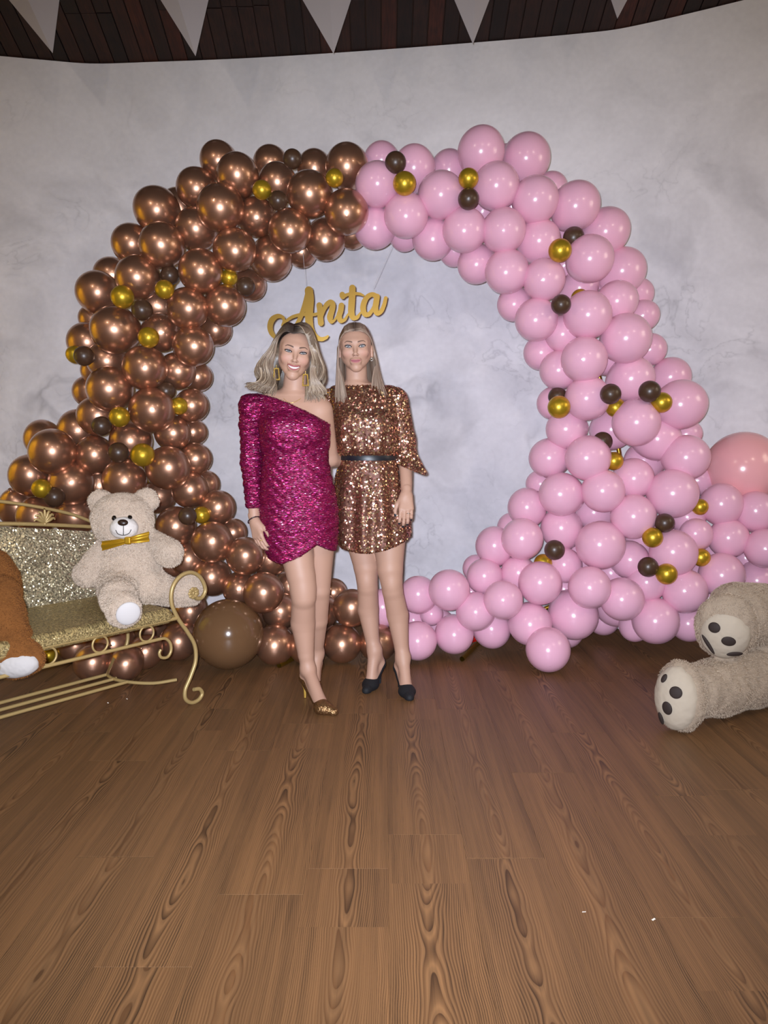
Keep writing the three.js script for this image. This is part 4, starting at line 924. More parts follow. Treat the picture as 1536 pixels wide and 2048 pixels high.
      // lips
      if (z > 0.055 && ax < mw + 0.002) {
        const e = Math.sqrt(clamp(1 - (x / mw) * (x / mw), 0, 1)), cy = curve(x), bow2 = 0.0012 * Math.exp(-((x / 0.004) ** 2)), top = cy + (o.smile ? 0.0105 : 0.0066) * e - bow2, bot = cy - (o.smile ? 0.0108 : 0.0088) * e;
        const inL = sstep(-0.0008, 0.0008, Math.min(top - y, y - bot)) * sstep(0.02, 0.15, e);
        to(o.lip, inL * 0.95);
        if (o.smile) { const tt = cy + 0.0036 * e, tb = cy - 0.0048 * e; if (y < tt && y > tb && Math.abs(x) < mw * 0.86) { c = [0.64, 0.58, 0.54]; const gx = Math.abs(((x / 0.0062 + 0.5) % 1 + 1) % 1 - 0.5); if (gx > 0.46) c = [0.55, 0.47, 0.43]; if (y > tt - 0.0008) c = [0.28, 0.10, 0.09]; } }
        else to([0.16, 0.05, 0.055], 0.85 * (1 - sstep(0.0005, 0.0014, Math.abs(y - cy + 0.0006))) * sstep(mw + 0.001, mw - 0.003, ax));
      }
      for (const s of [-1, 1]) to([0.16, 0.06, 0.045], 0.8 * (1 - sstep(0.0018, 0.0036, Math.hypot(x - s * 0.0062, (y + 0.0455) * 1.5))) * (z > 0.09 ? 1 : 0));
    }
    return c;
  };
  return { f, colour };
}
// a hand: wrist, direction of the fingers, back of the hand, thumb side; segments bend towards the palm
function handParts(w, dir, back, thumb, s, curl, spread = 1) {
  dir = dir.clone().normalize(); thumb = thumb.clone().addScaledVector(dir, -thumb.dot(dir)).normalize(); back = back.clone().addScaledVector(dir, -back.dot(dir)).normalize();
  const L = [], nails = [], q = (a, b2, c) => w.clone().addScaledVector(dir, a * s).addScaledVector(thumb, b2 * s).addScaledVector(back, c * s);
  L.push([cone(q(-0.03, 0, 0), q(0.012, 0, 0), 0.024 * s, 0.024 * s)]);
  const len = [0.070, 0.079, 0.073, 0.057], off = [0.026, 0.0088, -0.0085, -0.0245], kn = [0.078, 0.083, 0.079, 0.071];
  off.forEach((o, i) => {
    const k = q(kn[i], o, 0.004), ang = 0.055 * (o / 0.026) * spread;
    L.push([cone(q(0.008, o * 0.55, 0), k, 0.0155 * s, 0.0115 * s), i ? 0.012 : 0.02]);
    let a = curl[i] * 0.45, p = k;
    const seg = [0.46, 0.30, 0.24], r = [0.0092, 0.0084, 0.0077, 0.0064];
    for (let j = 0; j < 3; j++) {
      const d = dir.clone().multiplyScalar(Math.cos(a)).addScaledVector(back, -Math.sin(a)).addScaledVector(thumb, ang).normalize(), n = p.clone().addScaledVector(d, len[i] * seg[j] * s);
      L.push([cone(p, n, r[j] * s * (i === 3 ? 0.88 : 1), r[j + 1] * s * (i === 3 ? 0.88 : 1)), 0.0035]);
      if (j === 2) nails.push([n.clone().addScaledVector(dir.clone().multiplyScalar(Math.sin(a)).addScaledVector(back, Math.cos(a)), 0.004 * s), 0.0072 * s]);
      p = n; a += curl[i] * 0.75;
    }
  });
  const t0 = q(0.022, 0.020, -0.004), t1 = q(0.052, 0.043, -0.012), t2 = q(0.080, 0.050, -0.018), t3 = q(0.103, 0.047, -0.022);
  L.push([cone(t0, t1, 0.0155 * s, 0.0118 * s), 0.012], [cone(t1, t2, 0.0108 * s, 0.0095 * s), 0.004], [cone(t2, t3, 0.0092 * s, 0.0068 * s), 0.004]);
  nails.push([t3.clone().addScaledVector(back, 0.003 * s).addScaledVector(thumb, 0.003 * s), 0.0075 * s]);
  return { f: blend(L), nails, box: [q(0.06, 0.01, 0), 0.15 * s] };
}
function footParts(an, heel, ball, toe) {
  return [[cone(an, heel.clone().add(V(0, 0.012, 0)), 0.030, 0.026)], [cone(an, ball, 0.030, 0.024), 0.03], [cone(heel, ball, 0.025, 0.028), 0.02], [ell(ball, 0.036, 0.018, 0.036), 0.015]];
}
const satin = (o) => P({ roughness: 0.46, ...o });
const skinMat = P({ vertexColors: true, roughness: 0.55, sheen: 0.15, sheenRoughness: 0.5, sheenColor: lin('#ffd8c8') });
const eyeMat = P({ vertexColors: true, roughness: 0.3 });
const hairMat = P({ vertexColors: true, roughness: 0.42, side: THREE.DoubleSide });

function woman(name, base, label, o) {
  const t = thing(name, base, label, 'person', 'the two women in the arch');
  // body
  const hm = new THREE.Matrix4().compose(o.head, new THREE.Quaternion().setFromEuler(new THREE.Euler(o.nod, o.turn, o.roll, 'ZYX')), V(o.scale, o.scale, o.scale)), inv = hm.clone().invert();
  const H = headParts(o.face), v = V(0, 0, 0);
  const headF = (x, y, z) => { v.set(x, y, z).applyMatrix4(inv); return H.f(v.x, v.y, v.z) * o.scale; };
  const bodyF = blend(o.body);
  const neckF = (x, y, z) => smin(bodyF(x, y, z), headF(x, y, z), 0.012);
  const list2 = [];
  const cut = o.head.y - 0.15;
  const lowF = (x, y, z) => smax(neckF(x, y, z), y - cut, 0.001);
  const g1 = nets(bodyF, V(o.box[0].x, base.y - 0.02, o.box[0].z), V(o.box[1].x, cut + 0.05, o.box[1].z), 0.007);
  const throat = o.body[1][0];
  list2.push(paint(g1, (x, y, z) => o.tint ? o.tint(x, y, z, [...SKIN]) : SKIN));
  const g2 = nets((x, y, z) => smin(headF(x, y, z), throat(x, y, z) - 0.0012, 0.014), o.head.clone().add(V(-0.11, -0.172, -0.14)), o.head.clone().add(V(0.11, 0.14, 0.14)), 0.0015);
  const nv = V(0, 0, 0);
  list2.push(paint(g2, (x, y, z, nx, ny, nz) => { v.set(x, y, z).applyMatrix4(inv); nv.set(nx, ny, nz).transformDirection(inv); return H.colour(v.x, v.y, v.z, nv.z); }));
  for (const h of o.hands) {
    const [c, r] = h.box, g3 = nets(h.f, c.clone().addScalar(-r), c.clone().addScalar(r), 0.0027);
    list2.push(paint(g3, (x, y, z) => { for (const [n, s] of h.nails) if (Math.hypot(x - n.x, y - n.y, z - n.z) < s) return o.nail; return SKIN; }));
  }
  const body = mesh('body', shift(mergeGeometries(list2), base), skinMat, t);
  // eyeballs between the lids, painted finely
  for (const sx of [-1, 1]) {
    const g = new THREE.SphereGeometry(1, 56, 44).rotateX(Math.PI / 2).scale(0.0150, 0.0125, 0.0125).translate(sx * 0.0325, -0.001, 0.0715 + 0.0007), p = g.attributes.position, keep = [], ix = g.index.array;
    paint(g, (x, y, z) => H.colour(x, y, Math.max(z, 0.075), 1));
    for (let i = 0; i < ix.length; i += 3) { let ok = true; for (let j = 0; j < 3; j++) { const x = Math.abs(p.getX(ix[i + j])), y = p.getY(ix[i + j]) + 0.001, ex = (x - 0.0325) / 0.0150; if (p.getZ(ix[i + j]) < 0.073 || Math.abs(y) > 0.0085 * Math.sqrt(Math.max(0, 1 - ex * ex * 0.85)) ) ok = false; } if (ok) keep.push(ix[i], ix[i + 1], ix[i + 2]); }
    g.setIndex(keep); g.deleteAttribute('uv'); g.applyMatrix4(hm);
    mesh('eye', shift(g, base), eyeMat, t);
  }
  return { t, hm, inv, headF, bodyF, neckF, body };
}
// strands of hair as many tapered locks in one mesh
function strands(t, name, base, hm, n, make, mat) {
  const parts = [];
  for (let i = 0; i < n; i++) { const s = make(i); if (!s) continue; parts.push(lock(s.pts.map((p) => p.applyMatrix4(hm)), s.r[0], s.r[1], s.r[2], s.seg ?? 14, 5, s.c)); }
  mesh(name, shift(mergeGeometries(parts), base), mat, t);
}
const shell = (f, grow, clip) => (x, y, z) => smax(f(x, y, z) - grow, clip(x, y, z), 0.012);

// pumps: the shod foot, open above the instep, with a slim heel
function pump(t, base, an, heel, ball, toe, sole, mat, heelMat, names) {
  const foot = blend([[cone(heel, ball, 0.0285, 0.0315)], [ell(ball, 0.0415, 0.023, 0.0415), 0.015], [cone(ball, toe, 0.0355, 0.021), 0.014], [cone(toe, toe.clone().addScaledVector(toe.clone().sub(ball).setY(0).normalize(), 0.006), 0.0205, 0.015), 0.01], [cone(heel.clone().add(V(0, 0.02, 0)), heel.clone().add(V(0, 0.004, 0)), 0.027, 0.0285), 0.01]]);
  const fwd = toe.clone().sub(heel).setY(0).normalize(), lat = V(0, 1, 0).cross(fwd);
  const a = heel.clone().add(V(0, 0.046, 0)).addScaledVector(fwd, -0.02), mid = heel.clone().lerp(ball, 0.55).add(V(0, -0.002, 0)), c = ball.clone().addScaledVector(fwd, 0.022).add(V(0, 0.034, 0));
  const clip = (x, y, z) => {                                           // the top line dips along the side and rises over heel and toes
    const s = (x - heel.x) * fwd.x + (z - heel.z) * fwd.z, L = (c.x - heel.x) * fwd.x + (c.z - heel.z) * fwd.z, u = clamp((s + 0.02) / (L + 0.02), 0, 1.3), l = (x - heel.x - fwd.x * s) * lat.x + (z - heel.z - fwd.z * s) * lat.z;
    const line = mix(a.y, c.y, Math.min(u, 1)) - 0.030 * Math.sin(Math.PI * clamp(u, 0, 1)) * 1.0 - (u > 0.72 ? -((u - 0.72) * 0.10) : 0) + (u > 0.93 ? 0.25 : 0) * 0 ;
    const over = sstep(0.86, 1.02, u) * 0.06;                             // nothing is cut away over the toes
    return y - line - over;
  };
  const shoeF = (x, y, z) => smax(foot(x, y, z), clip(x, y, z), 0.004);
  const lo = V(Math.min(heel.x, toe.x) - 0.07, -0.005, Math.min(heel.z, toe.z) - 0.07), hi = V(Math.max(heel.x, toe.x) + 0.07, heel.y + 0.09, Math.max(heel.z, toe.z) + 0.07);
  const g1 = shift(nets((x, y, z) => smax(shoeF(x, y, z), 0.001 - y, 0.002), lo, hi, 0.003), base);
  if (names.jitter) { const n = g1.attributes.normal; for (let i = 0; i < n.count; i++) { const q = V(n.getX(i) + rr(-0.45, 0.45), n.getY(i) + rr(-0.45, 0.45), n.getZ(i) + rr(-0.45, 0.45)).normalize(); n.setXYZ(i, q.x, q.y, q.z); } }
  const sh = mesh('shoe', g1, mat, t);
  const h0 = heel.clone().addScaledVector(fwd, -0.012).add(V(0, -0.012, 0)), h1 = V(h0.x + fwd.x * 0.010, 0.002, h0.z + fwd.z * 0.010);
  mesh('heel', shift(lock([h0, h0.clone().lerp(h1, 0.35).addScaledVector(fwd, 0.004), h1], 0.021, 0.0075, 0.0055, 12, 10, () => [1, 1, 1]), base), heelMat, sh);
  return sh;
}
const sequin = new THREE.CircleGeometry(1, 7);
function sequins(g, count, mat, parent, r0, r1, tilt, tone, stretch = 1) {
  const z = V(0, 0, 1), d = V(0, 0, 0);
  return scatter(g, count, sequin, mat, 'sequins', parent, (p, n) => {
    d.copy(n).add(V(rr(-1, 1), rr(-1, 1), rr(-1, 1)).multiplyScalar(tilt)).normalize();
    const r = rr(r0, r1), q = new THREE.Quaternion().setFromUnitVectors(z, d);
    return [new THREE.Matrix4().compose(p.addScaledVector(n, 0.0025), q, V(r * stretch, r / Math.sqrt(stretch), 1)), tone()];
  });
}

{ // ------------------------------------------------ woman in the magenta dress
  const Z = 3.43, k = (x, y, dz = 0) => at(x, y, Z + dz), u = (p) => pm(p, Z);
  const ball = onFloor(646, 1416, 0.022), toe = onFloor(667, 1424, 0.012), heel = onFloor(612, 1396, 0.0).add(V(-0.003, 0.098, 0.0)), ank = k(616, 1338, 0.0);
  heel.z = ank.z - 0.028;
  const ball2 = onFloor(627, 1374, 0.022), toe2 = onFloor(629, 1382, 0.012), heel2 = V(ball2.x + 0.008, 0.098, ball2.z - 0.115), ank2 = V(heel2.x + 0.002, 0.165, heel2.z + 0.028);
  const base = V(k(600, 1400).x, 0, k(600, 1400).z);
  const ring = (y, a, c, z = 0, h = 0.1) => { const l = k(a, y), r = k(c, y); return [l.y, l.x, r.x, -Z + z, h]; };
  const rings = [ring(792, 548, 628, -0.015, 0.05), ring(806, 526, 648, -0.015, 0.075), ring(830, 520, 654, -0.01, 0.095), ring(850, 522, 656, 0, 0.112), ring(880, 526, 655, 0.002, 0.112), ring(915, 531, 650, -0.005, 0.095), ring(950, 528, 656, -0.005, 0.10), ring(985, 524, 665, -0.01, 0.115), ring(1020, 522, 670, -0.015, 0.125), ring(1050, 523, 671, -0.012, 0.12), ring(1085, 535, 668, -0.008, 0.108)];
  const torso = trunk(rings), skirtRings = [...rings.slice(0, 10), ring(1085, 530, 669, -0.008, 0.112), ring(1135, 549, 664, 0.0, 0.105)];
  const bust = [[ell(k(560, 858, -0.085), u(24), u(24), 0.04)], [ell(k(615, 858, -0.085), u(24), u(24), 0.04)]];
  const headC = k(590, 707, -0.01);
  const shR = k(507, 818, 0.02), elR = k(503, 925, 0.03), wrR = k(509, 1042, -0.03);
  const dirR = k(524, 1098, -0.075).sub(wrR);
  const hand = handParts(wrR, dirR, V(-0.62, 0.1, 0.78), V(0.70, 0.15, 0.62), 0.96, [0.30, 0.42, 0.5, 0.55]);
  const shL = k(643, 822, 0.0), elL = k(661, 918, 0.10), wrL = k(720, 925, 0.30);
  const body = [
    [torso], [cone(k(588, 800, 0.02), headC.clone().add(V(0.0, -0.085, -0.025)), 0.056, 0.050), 0.03], [cone(k(540, 800, 0.02), k(632, 806, 0.02), 0.042, 0.046), 0.04],
    [cone(shL, elL, 0.050, 0.036), 0.04], [cone(elL, wrL, 0.036, 0.027), 0.015], [cone(wrL, k(742, 935, 0.32), 0.028, 0.02), 0.02],
    [cone(shR, elR, 0.048, 0.036), 0.03], [cone(elR, wrR, 0.036, 0.0235), 0.02],
    [cone(k(585, 1060, 0), k(602, 1150, -0.05), 0.090, 0.064), 0.02], [cone(k(602, 1150, -0.05), k(607, 1196, -0.06), 0.064, 0.0535), 0.008], [ell(k(609, 1180, -0.062), 0.036, 0.052, 0.034), 0.05], [cone(k(607, 1196, -0.055), k(606, 1246, -0.005), 0.0535, 0.0565), 0.008], [cone(k(606, 1246, -0.005), k(612, 1310, 0.0), 0.0565, 0.037), 0.008], [cone(k(612, 1310, 0.0), ank, 0.037, 0.030), 0.006],
    [cone(k(636, 1060, 0.06), k(639, 1180, 0.07), 0.085, 0.050), 0.012], [cone(k(639, 1180, 0.07), k(634, 1240, 0.13), 0.050, 0.051), 0.008], [cone(k(634, 1240, 0.13), ank2, 0.051, 0.029), 0.008],
    [blend(footParts(ank, heel, ball, toe)), 0.02], [blend(footParts(ank2, heel2, ball2, toe2)), 0.02],
  ];
  const W = woman('person', base, 'smiling woman with wavy blonde bob in a one-shouldered magenta sequin dress', {
    head: headC, nod: 0.02, turn: 0.16, roll: -0.15, scale: 1.0, body, hands: [hand], nail: [0.07, 0.008, 0.015], box: [V(k(470, 800).x, 0, -Z - 0.42), V(k(760, 800).x, 0, -Z + 0.22)],
    face: { wide: 1.0, chin: 0.121, mouth: 0.068, smile: 1, open: 0.0052, browUp: 0.001, gaze: 0, brow: [0.05, 0.026, 0.02], iris: [0.035, 0.03, 0.03], shadow: [0.24, 0.15, 0.16], lip: [0.30, 0.055, 0.07] },
  });
  // dress: one shoulder, long puffed sleeve on the left of the picture, slanting wrapped hem
  const hemPts = [[540, 1122], [562, 1128], [600, 1112], [634, 1088], [650, 1097], [668, 1106], [690, 1108]].map(([x, y]) => k(x, y, -0.08));
  const hem = (x) => { for (let i = 0; i < hemPts.length - 1; i++) if (x < hemPts[i + 1].x) return mix(hemPts[i].y, hemPts[i + 1].y, clamp((x - hemPts[i].x) / (hemPts[i + 1].x - hemPts[i].x), 0, 1)); return hemPts[6].y; };
  const neckPts = [[480, 780], [522, 788], [552, 797], [575, 806], [610, 822], [640, 838], [656, 846], [700, 862]].map(([x, y]) => k(x, y, -0.09));
  const neckline = (x) => { for (let i = 0; i < neckPts.length - 1; i++) if (x < neckPts[i + 1].x) return mix(neckPts[i].y, neckPts[i + 1].y, clamp((x - neckPts[i].x) / (neckPts[i + 1].x - neckPts[i].x), 0, 1)); return neckPts[7].y; };
  const skirt = trunk(skirtRings);
  const dressCore = blend([[skirt], [bust[0][0], 0.03], [bust[1][0], 0.03], [cone(k(540, 800, 0.02), k(632, 806, 0.02), 0.042, 0.046), 0.04]]);
  const dressF = (x, y, z) => {
    const ruche = 0.0035 * Math.sin((y + 0.25 * (x - base.x) + 0.02 * Math.sin(x * 40)) * 120) * sstep(0.62, 0.8, y) * (1 - sstep(1.15, 1.3, y));
    let d = dressCore(x, y, z) - 0.011 + ruche * 0.6 + 0.002 * N3(x * 50, y * 50, z * 50);
    d = smax(d, y - neckline(x), 0.004);
    return smax(d, hem(x) - y, 0.004);
  };
  const cuff = k(507, 1015, -0.01);
  const sleeveF = (x, y, z) => {
    const puff = blend([[cone(k(503, 812, 0.02), k(503, 850, 0.02), 0.050, 0.050)], [ell(k(499, 812, 0.02), 0.042, 0.050, 0.062), 0.02], [ell(k(520, 808, 0.02), 0.045, 0.036, 0.055), 0.03], [ell(k(514, 828, 0.01), 0.046, 0.05, 0.058), 0.03], [cone(k(503, 850, 0.02), elR, 0.050, 0.045), 0.02], [cone(elR, k(508, 1014, -0.01), 0.0445, 0.034), 0.02]])(x, y, z);
    const wr = 0.0022 * Math.sin(y * 190 + 3 * N3(x * 20, y * 12, z * 20));
    return smax(puff + wr, cuff.y - y, 0.003);
  };
  const dMat = P({ color: lin('#840c44'), roughness: 0.6, sheen: 0.15, sheenRoughness: 0.4, sheenColor: lin('#c02a70') });
  const gd = shift(nets(dressF, V(k(505, 800).x, k(600, 1140).y, -Z - 0.2), V(k(685, 800).x, k(600, 775).y, -Z + 0.2), 0.006), base);
  const dress = mesh('dress', gd, dMat, W.t);
  const gs = shift(nets(sleeveF, V(k(465, 800).x, k(500, 1030).y, -Z - 0.16), V(k(560, 800).x, k(500, 770).y, -Z + 0.16), 0.005), base);
  const slv = mesh('sleeve', gs, dMat, dress);
  const sMat = M({ color: lin('#ffffff'), metalness: 0.75, roughness: 0.36, side: THREE.DoubleSide });
  const tone = () => { const q = rnd(); return q < 0.03 ? new THREE.Color(0.8, 0.45, 0.6) : new THREE.Color().setRGB(rr(0.16, 0.36), rr(0.004, 0.014), rr(0.045, 0.11)); };
  sequins(gd, 52000, sMat, dress, 0.0015, 0.0026, 0.42, tone, 2.6);
  sequins(gs, 22000, sMat, slv, 0.0015, 0.0026, 0.5, tone, 2.6);
  // shoes
  const glit = M({ color: lin('#8f6d4a'), metalness: 0.85, roughness: 0.35 }), gold = M({ color: lin('#c9a24a'), metalness: 0.45, roughness: 0.4 });
  pump(W.t, base, ank, heel, ball, toe, 0, glit, gold, { jitter: true });
  pump(W.t, base, ank2, heel2, ball2, toe2, 0, glit, gold, { jitter: true });
  // hair: dark roots, a deep side parting, full waves to the shoulders
  const F = W.hm, blonde = () => { const q = rnd(), a = q < 0.35 ? [0.22, 0.15, 0.10] : q < 0.75 ? [0.32, 0.235, 0.16] : [0.42, 0.325, 0.23]; return a; };
  const cap = (x, y, z) => ell(V(0, 0.034, -0.026), 0.083, 0.09, 0.10)(x, y, z);
  const lv = V(0, 0, 0);
  const capF = (x, y, z) => { lv.set(x, y, z).applyMatrix4(W.inv); let d = cap(lv.x, lv.y, lv.z); const vol = Math.min(cone(V(-0.07, 0.0, -0.02), V(-0.105, -0.15, -0.03), 0.035, 0.05)(lv.x, lv.y, lv.z), cone(V(0.08, 0.0, -0.02), V(0.105, -0.16, -0.03), 0.035, 0.048)(lv.x, lv.y, lv.z), ell(V(0, -0.08, -0.09), 0.11, 0.11, 0.045)(lv.x, lv.y, lv.z)); d = smin(d, vol, 0.03); const face = ell(V(0.0, -0.049, 0.085), 0.064, 0.118, 0.115)(lv.x, lv.y, lv.z); return smax(d, -face, 0.008); };
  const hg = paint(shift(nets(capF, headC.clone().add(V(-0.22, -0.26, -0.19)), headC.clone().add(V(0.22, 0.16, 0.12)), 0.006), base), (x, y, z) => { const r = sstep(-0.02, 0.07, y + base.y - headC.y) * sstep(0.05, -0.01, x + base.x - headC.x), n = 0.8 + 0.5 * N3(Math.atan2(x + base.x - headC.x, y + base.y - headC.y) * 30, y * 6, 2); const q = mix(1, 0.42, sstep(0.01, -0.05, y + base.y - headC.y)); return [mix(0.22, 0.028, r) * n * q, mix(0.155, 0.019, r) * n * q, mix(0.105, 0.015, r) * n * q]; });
  const hair = mesh('hair', hg, hairMat, W.t);
  strands(hair, 'locks', base, F, 1150, (i) => {
    const s = i < 240 || rnd() < 0.5 ? 1 : -1, tt = i < 240 ? 0.1 * rnd() : rnd(), c = blonde(), front = tt < 0.33, a = rr(-1, 1), ph = rr(0, 6.28), wv = rr(0.010, 0.020), o = rr(0, 1);
    const zr = mix(0.066, -0.10, Math.pow(tt, 1.3)), el = Math.sqrt(Math.max(0.04, 1 - ((zr + 0.026) / 0.105) ** 2));
    const P0 = V(-0.022 + s * 0.0008, 0.034 + 0.094 * el, zr);
    let pts;
    if (i < 240) { const zf = 0.066 - 0.05 * o; pts = [V(-0.020, 0.114 + 0.004 * o, zf), V(0.004 + 0.012 * o, 0.115 + 0.010 * o, zf + 0.016), V(0.032 + 0.026 * o, 0.082 + 0.018 * o, 0.086 - 0.018 * o), V(0.054 + 0.024 * o, 0.040 + 0.006 * o, 0.084 - 0.016 * o), V(0.071 + 0.022 * o, -0.010, 0.066), V(0.086 + 0.032 * o, -0.066, 0.050), V(0.088 + 0.042 * o, -0.126, 0.042), V(0.070 + 0.060 * o, -0.178, 0.05)]; }
    else if (s > 0) pts = [P0, V(0.020 + 0.012 * o, 0.040 + 0.102 * el, zr + 0.010), V(0.062 + 0.010 * o, 0.036 + 0.070 * el, mix(0.066, -0.09, tt)), V(0.084 + 0.028 * o, 0.004, mix(0.056, -0.085, tt)), V(0.088 + 0.046 * o, -0.055 + rr(-0.01, 0.01), mix(0.048, -0.085, tt)), V(0.084 + 0.056 * o, -0.112, mix(0.040, -0.085, tt)), V(0.070 + 0.066 * o, -0.165, mix(0.047, -0.07, tt)), V(0.056 + 0.074 * o, -0.198 - 0.024 * rnd(), mix(0.06, -0.06, tt))];
    else pts = [P0, V(-0.054, 0.040 + 0.090 * el, zr + 0.004), V(-0.082 - 0.012 * o, 0.030 + 0.036 * el, mix(0.036, -0.09, tt)), V(-0.086 - 0.036 * o, -0.014, mix(0.034, -0.085, tt)), V(-0.086 - 0.060 * o, -0.070, mix(0.034, -0.085, tt)), V(-0.080 - 0.076 * o, -0.122, mix(0.032, -0.085, tt)), V(-0.070 - 0.080 * o, -0.162, mix(0.04, -0.07, tt)), V(-0.060 - 0.098 * o - 0.014 * rnd(), -0.184 - 0.022 * rnd(), mix(0.045, -0.06, tt))];
    const cr = new THREE.CatmullRomCurve3(pts, false, 'centripetal'), pl = 0.9 * Math.sin(tt * 9 + (s > 0 ? 0 : 2)) + 0.35 * Math.sin(ph);
    pts = cr.getPoints(18);
    pts.forEach((p, j) => { const q = j / 18, w = 0.016 * sstep(0.30, 0.75, q) * (0.7 + 0.5 * o), e = Math.pow(sstep(0.72, 1, q), 2); p.x += s * w * Math.sin(q * 14 + pl) + s * 0.022 * e * (o - 0.25); p.z += w * 0.8 * Math.cos(q * 14 + pl); p.y += 0.02 * e * o; });
    const dark = s < 0 ? 0.30 : 0.14;
    return { pts, r: [0.0022, 0.0032, 0.0011], seg: 26, c: (q) => { const e = sstep(0.02, dark + 0.1 * o * (front ? 1 : 0.6), q), d = 0.86 + 0.22 * Math.sin(ph + q * 9); return [mix(0.035, c[0] * d, e), mix(0.022, c[1] * d, e), mix(0.017, c[2] * d, e)]; } };
  }, hairMat);
  // earrings, bracelet, ring, necklace
  const jew = M({ color: lin('#e2c36a'), metalness: 0.8, roughness: 0.3 });
  for (const [x, y] of [[553, 748], [611, 760]]) {
    const c = k(x, y, -0.045).sub(base), w = 0.0125, h = 0.024, beads = [];
    const put = (px, py) => beads.push(new THREE.IcosahedronGeometry(0.0043, 0).translate(px, py, 0));
    for (let i = 0; i <= 8; i++) { const v2 = i / 8; put(mix(-w * 0.7, -w, v2), mix(h, -h, v2)); put(mix(w * 0.7, w, v2), mix(h, -h, v2)); }
    for (let i = 1; i < 6; i++) { put(mix(-w, w, i / 6), -h); put(mix(-w * 0.7, w * 0.7, i / 6), h); }
    const e = mesh('earring', mergeGeometries([...beads, new THREE.CylinderGeometry(0.001, 0.001, 0.016, 6).toNonIndexed().translate(0, h + 0.008, 0)]), jew, W.t); e.position.copy(c);
  }
  const br = mesh('bracelet', new THREE.TorusGeometry(0.0275, 0.0026, 10, 36), M({ color: lin('#241318'), roughness: 0.35 }), W.t), wa = dirR.clone().normalize();
  br.position.copy(wrR).addScaledVector(wa, -0.004).sub(base); br.quaternion.setFromUnitVectors(V(0, 0, 1), wa.clone().add(V(0.2, 0, 0.25)).normalize()); br.scale.set(1.06, 1.0, 1);
  const beads = []; for (let i = 0; i < 9; i++) beads.push(new THREE.SphereGeometry(0.0038, 8, 6).translate(Math.cos(i * 0.7) * 0.0275, Math.sin(i * 0.7) * 0.0275, 0)); mesh('bead', mergeGeometries(beads), M({ color: lin('#3a1a20'), roughness: 0.2 }), br);
  const nk = [[567, 797], [574, 803], [581, 806], [590, 804], [602, 797]].map(([x, y]) => { const h = hit(W.neckF, x, y); return h ? h.p.addScaledVector(h.n, 0.001).sub(base) : null; }).filter(Boolean);
  if (nk.length > 2) mesh('necklace', tube(nk, 0.0009, 30, 6), jew, W.t);
  const rg = mesh('finger_ring', new THREE.TorusGeometry(0.0098, 0.0016, 8, 24), jew, W.t); rg.position.copy(wrR).addScaledVector(wa, 0.094).add(V(0.012, 0, 0.012)).sub(base); rg.quaternion.setFromUnitVectors(V(0, 0, 1), wa);
}

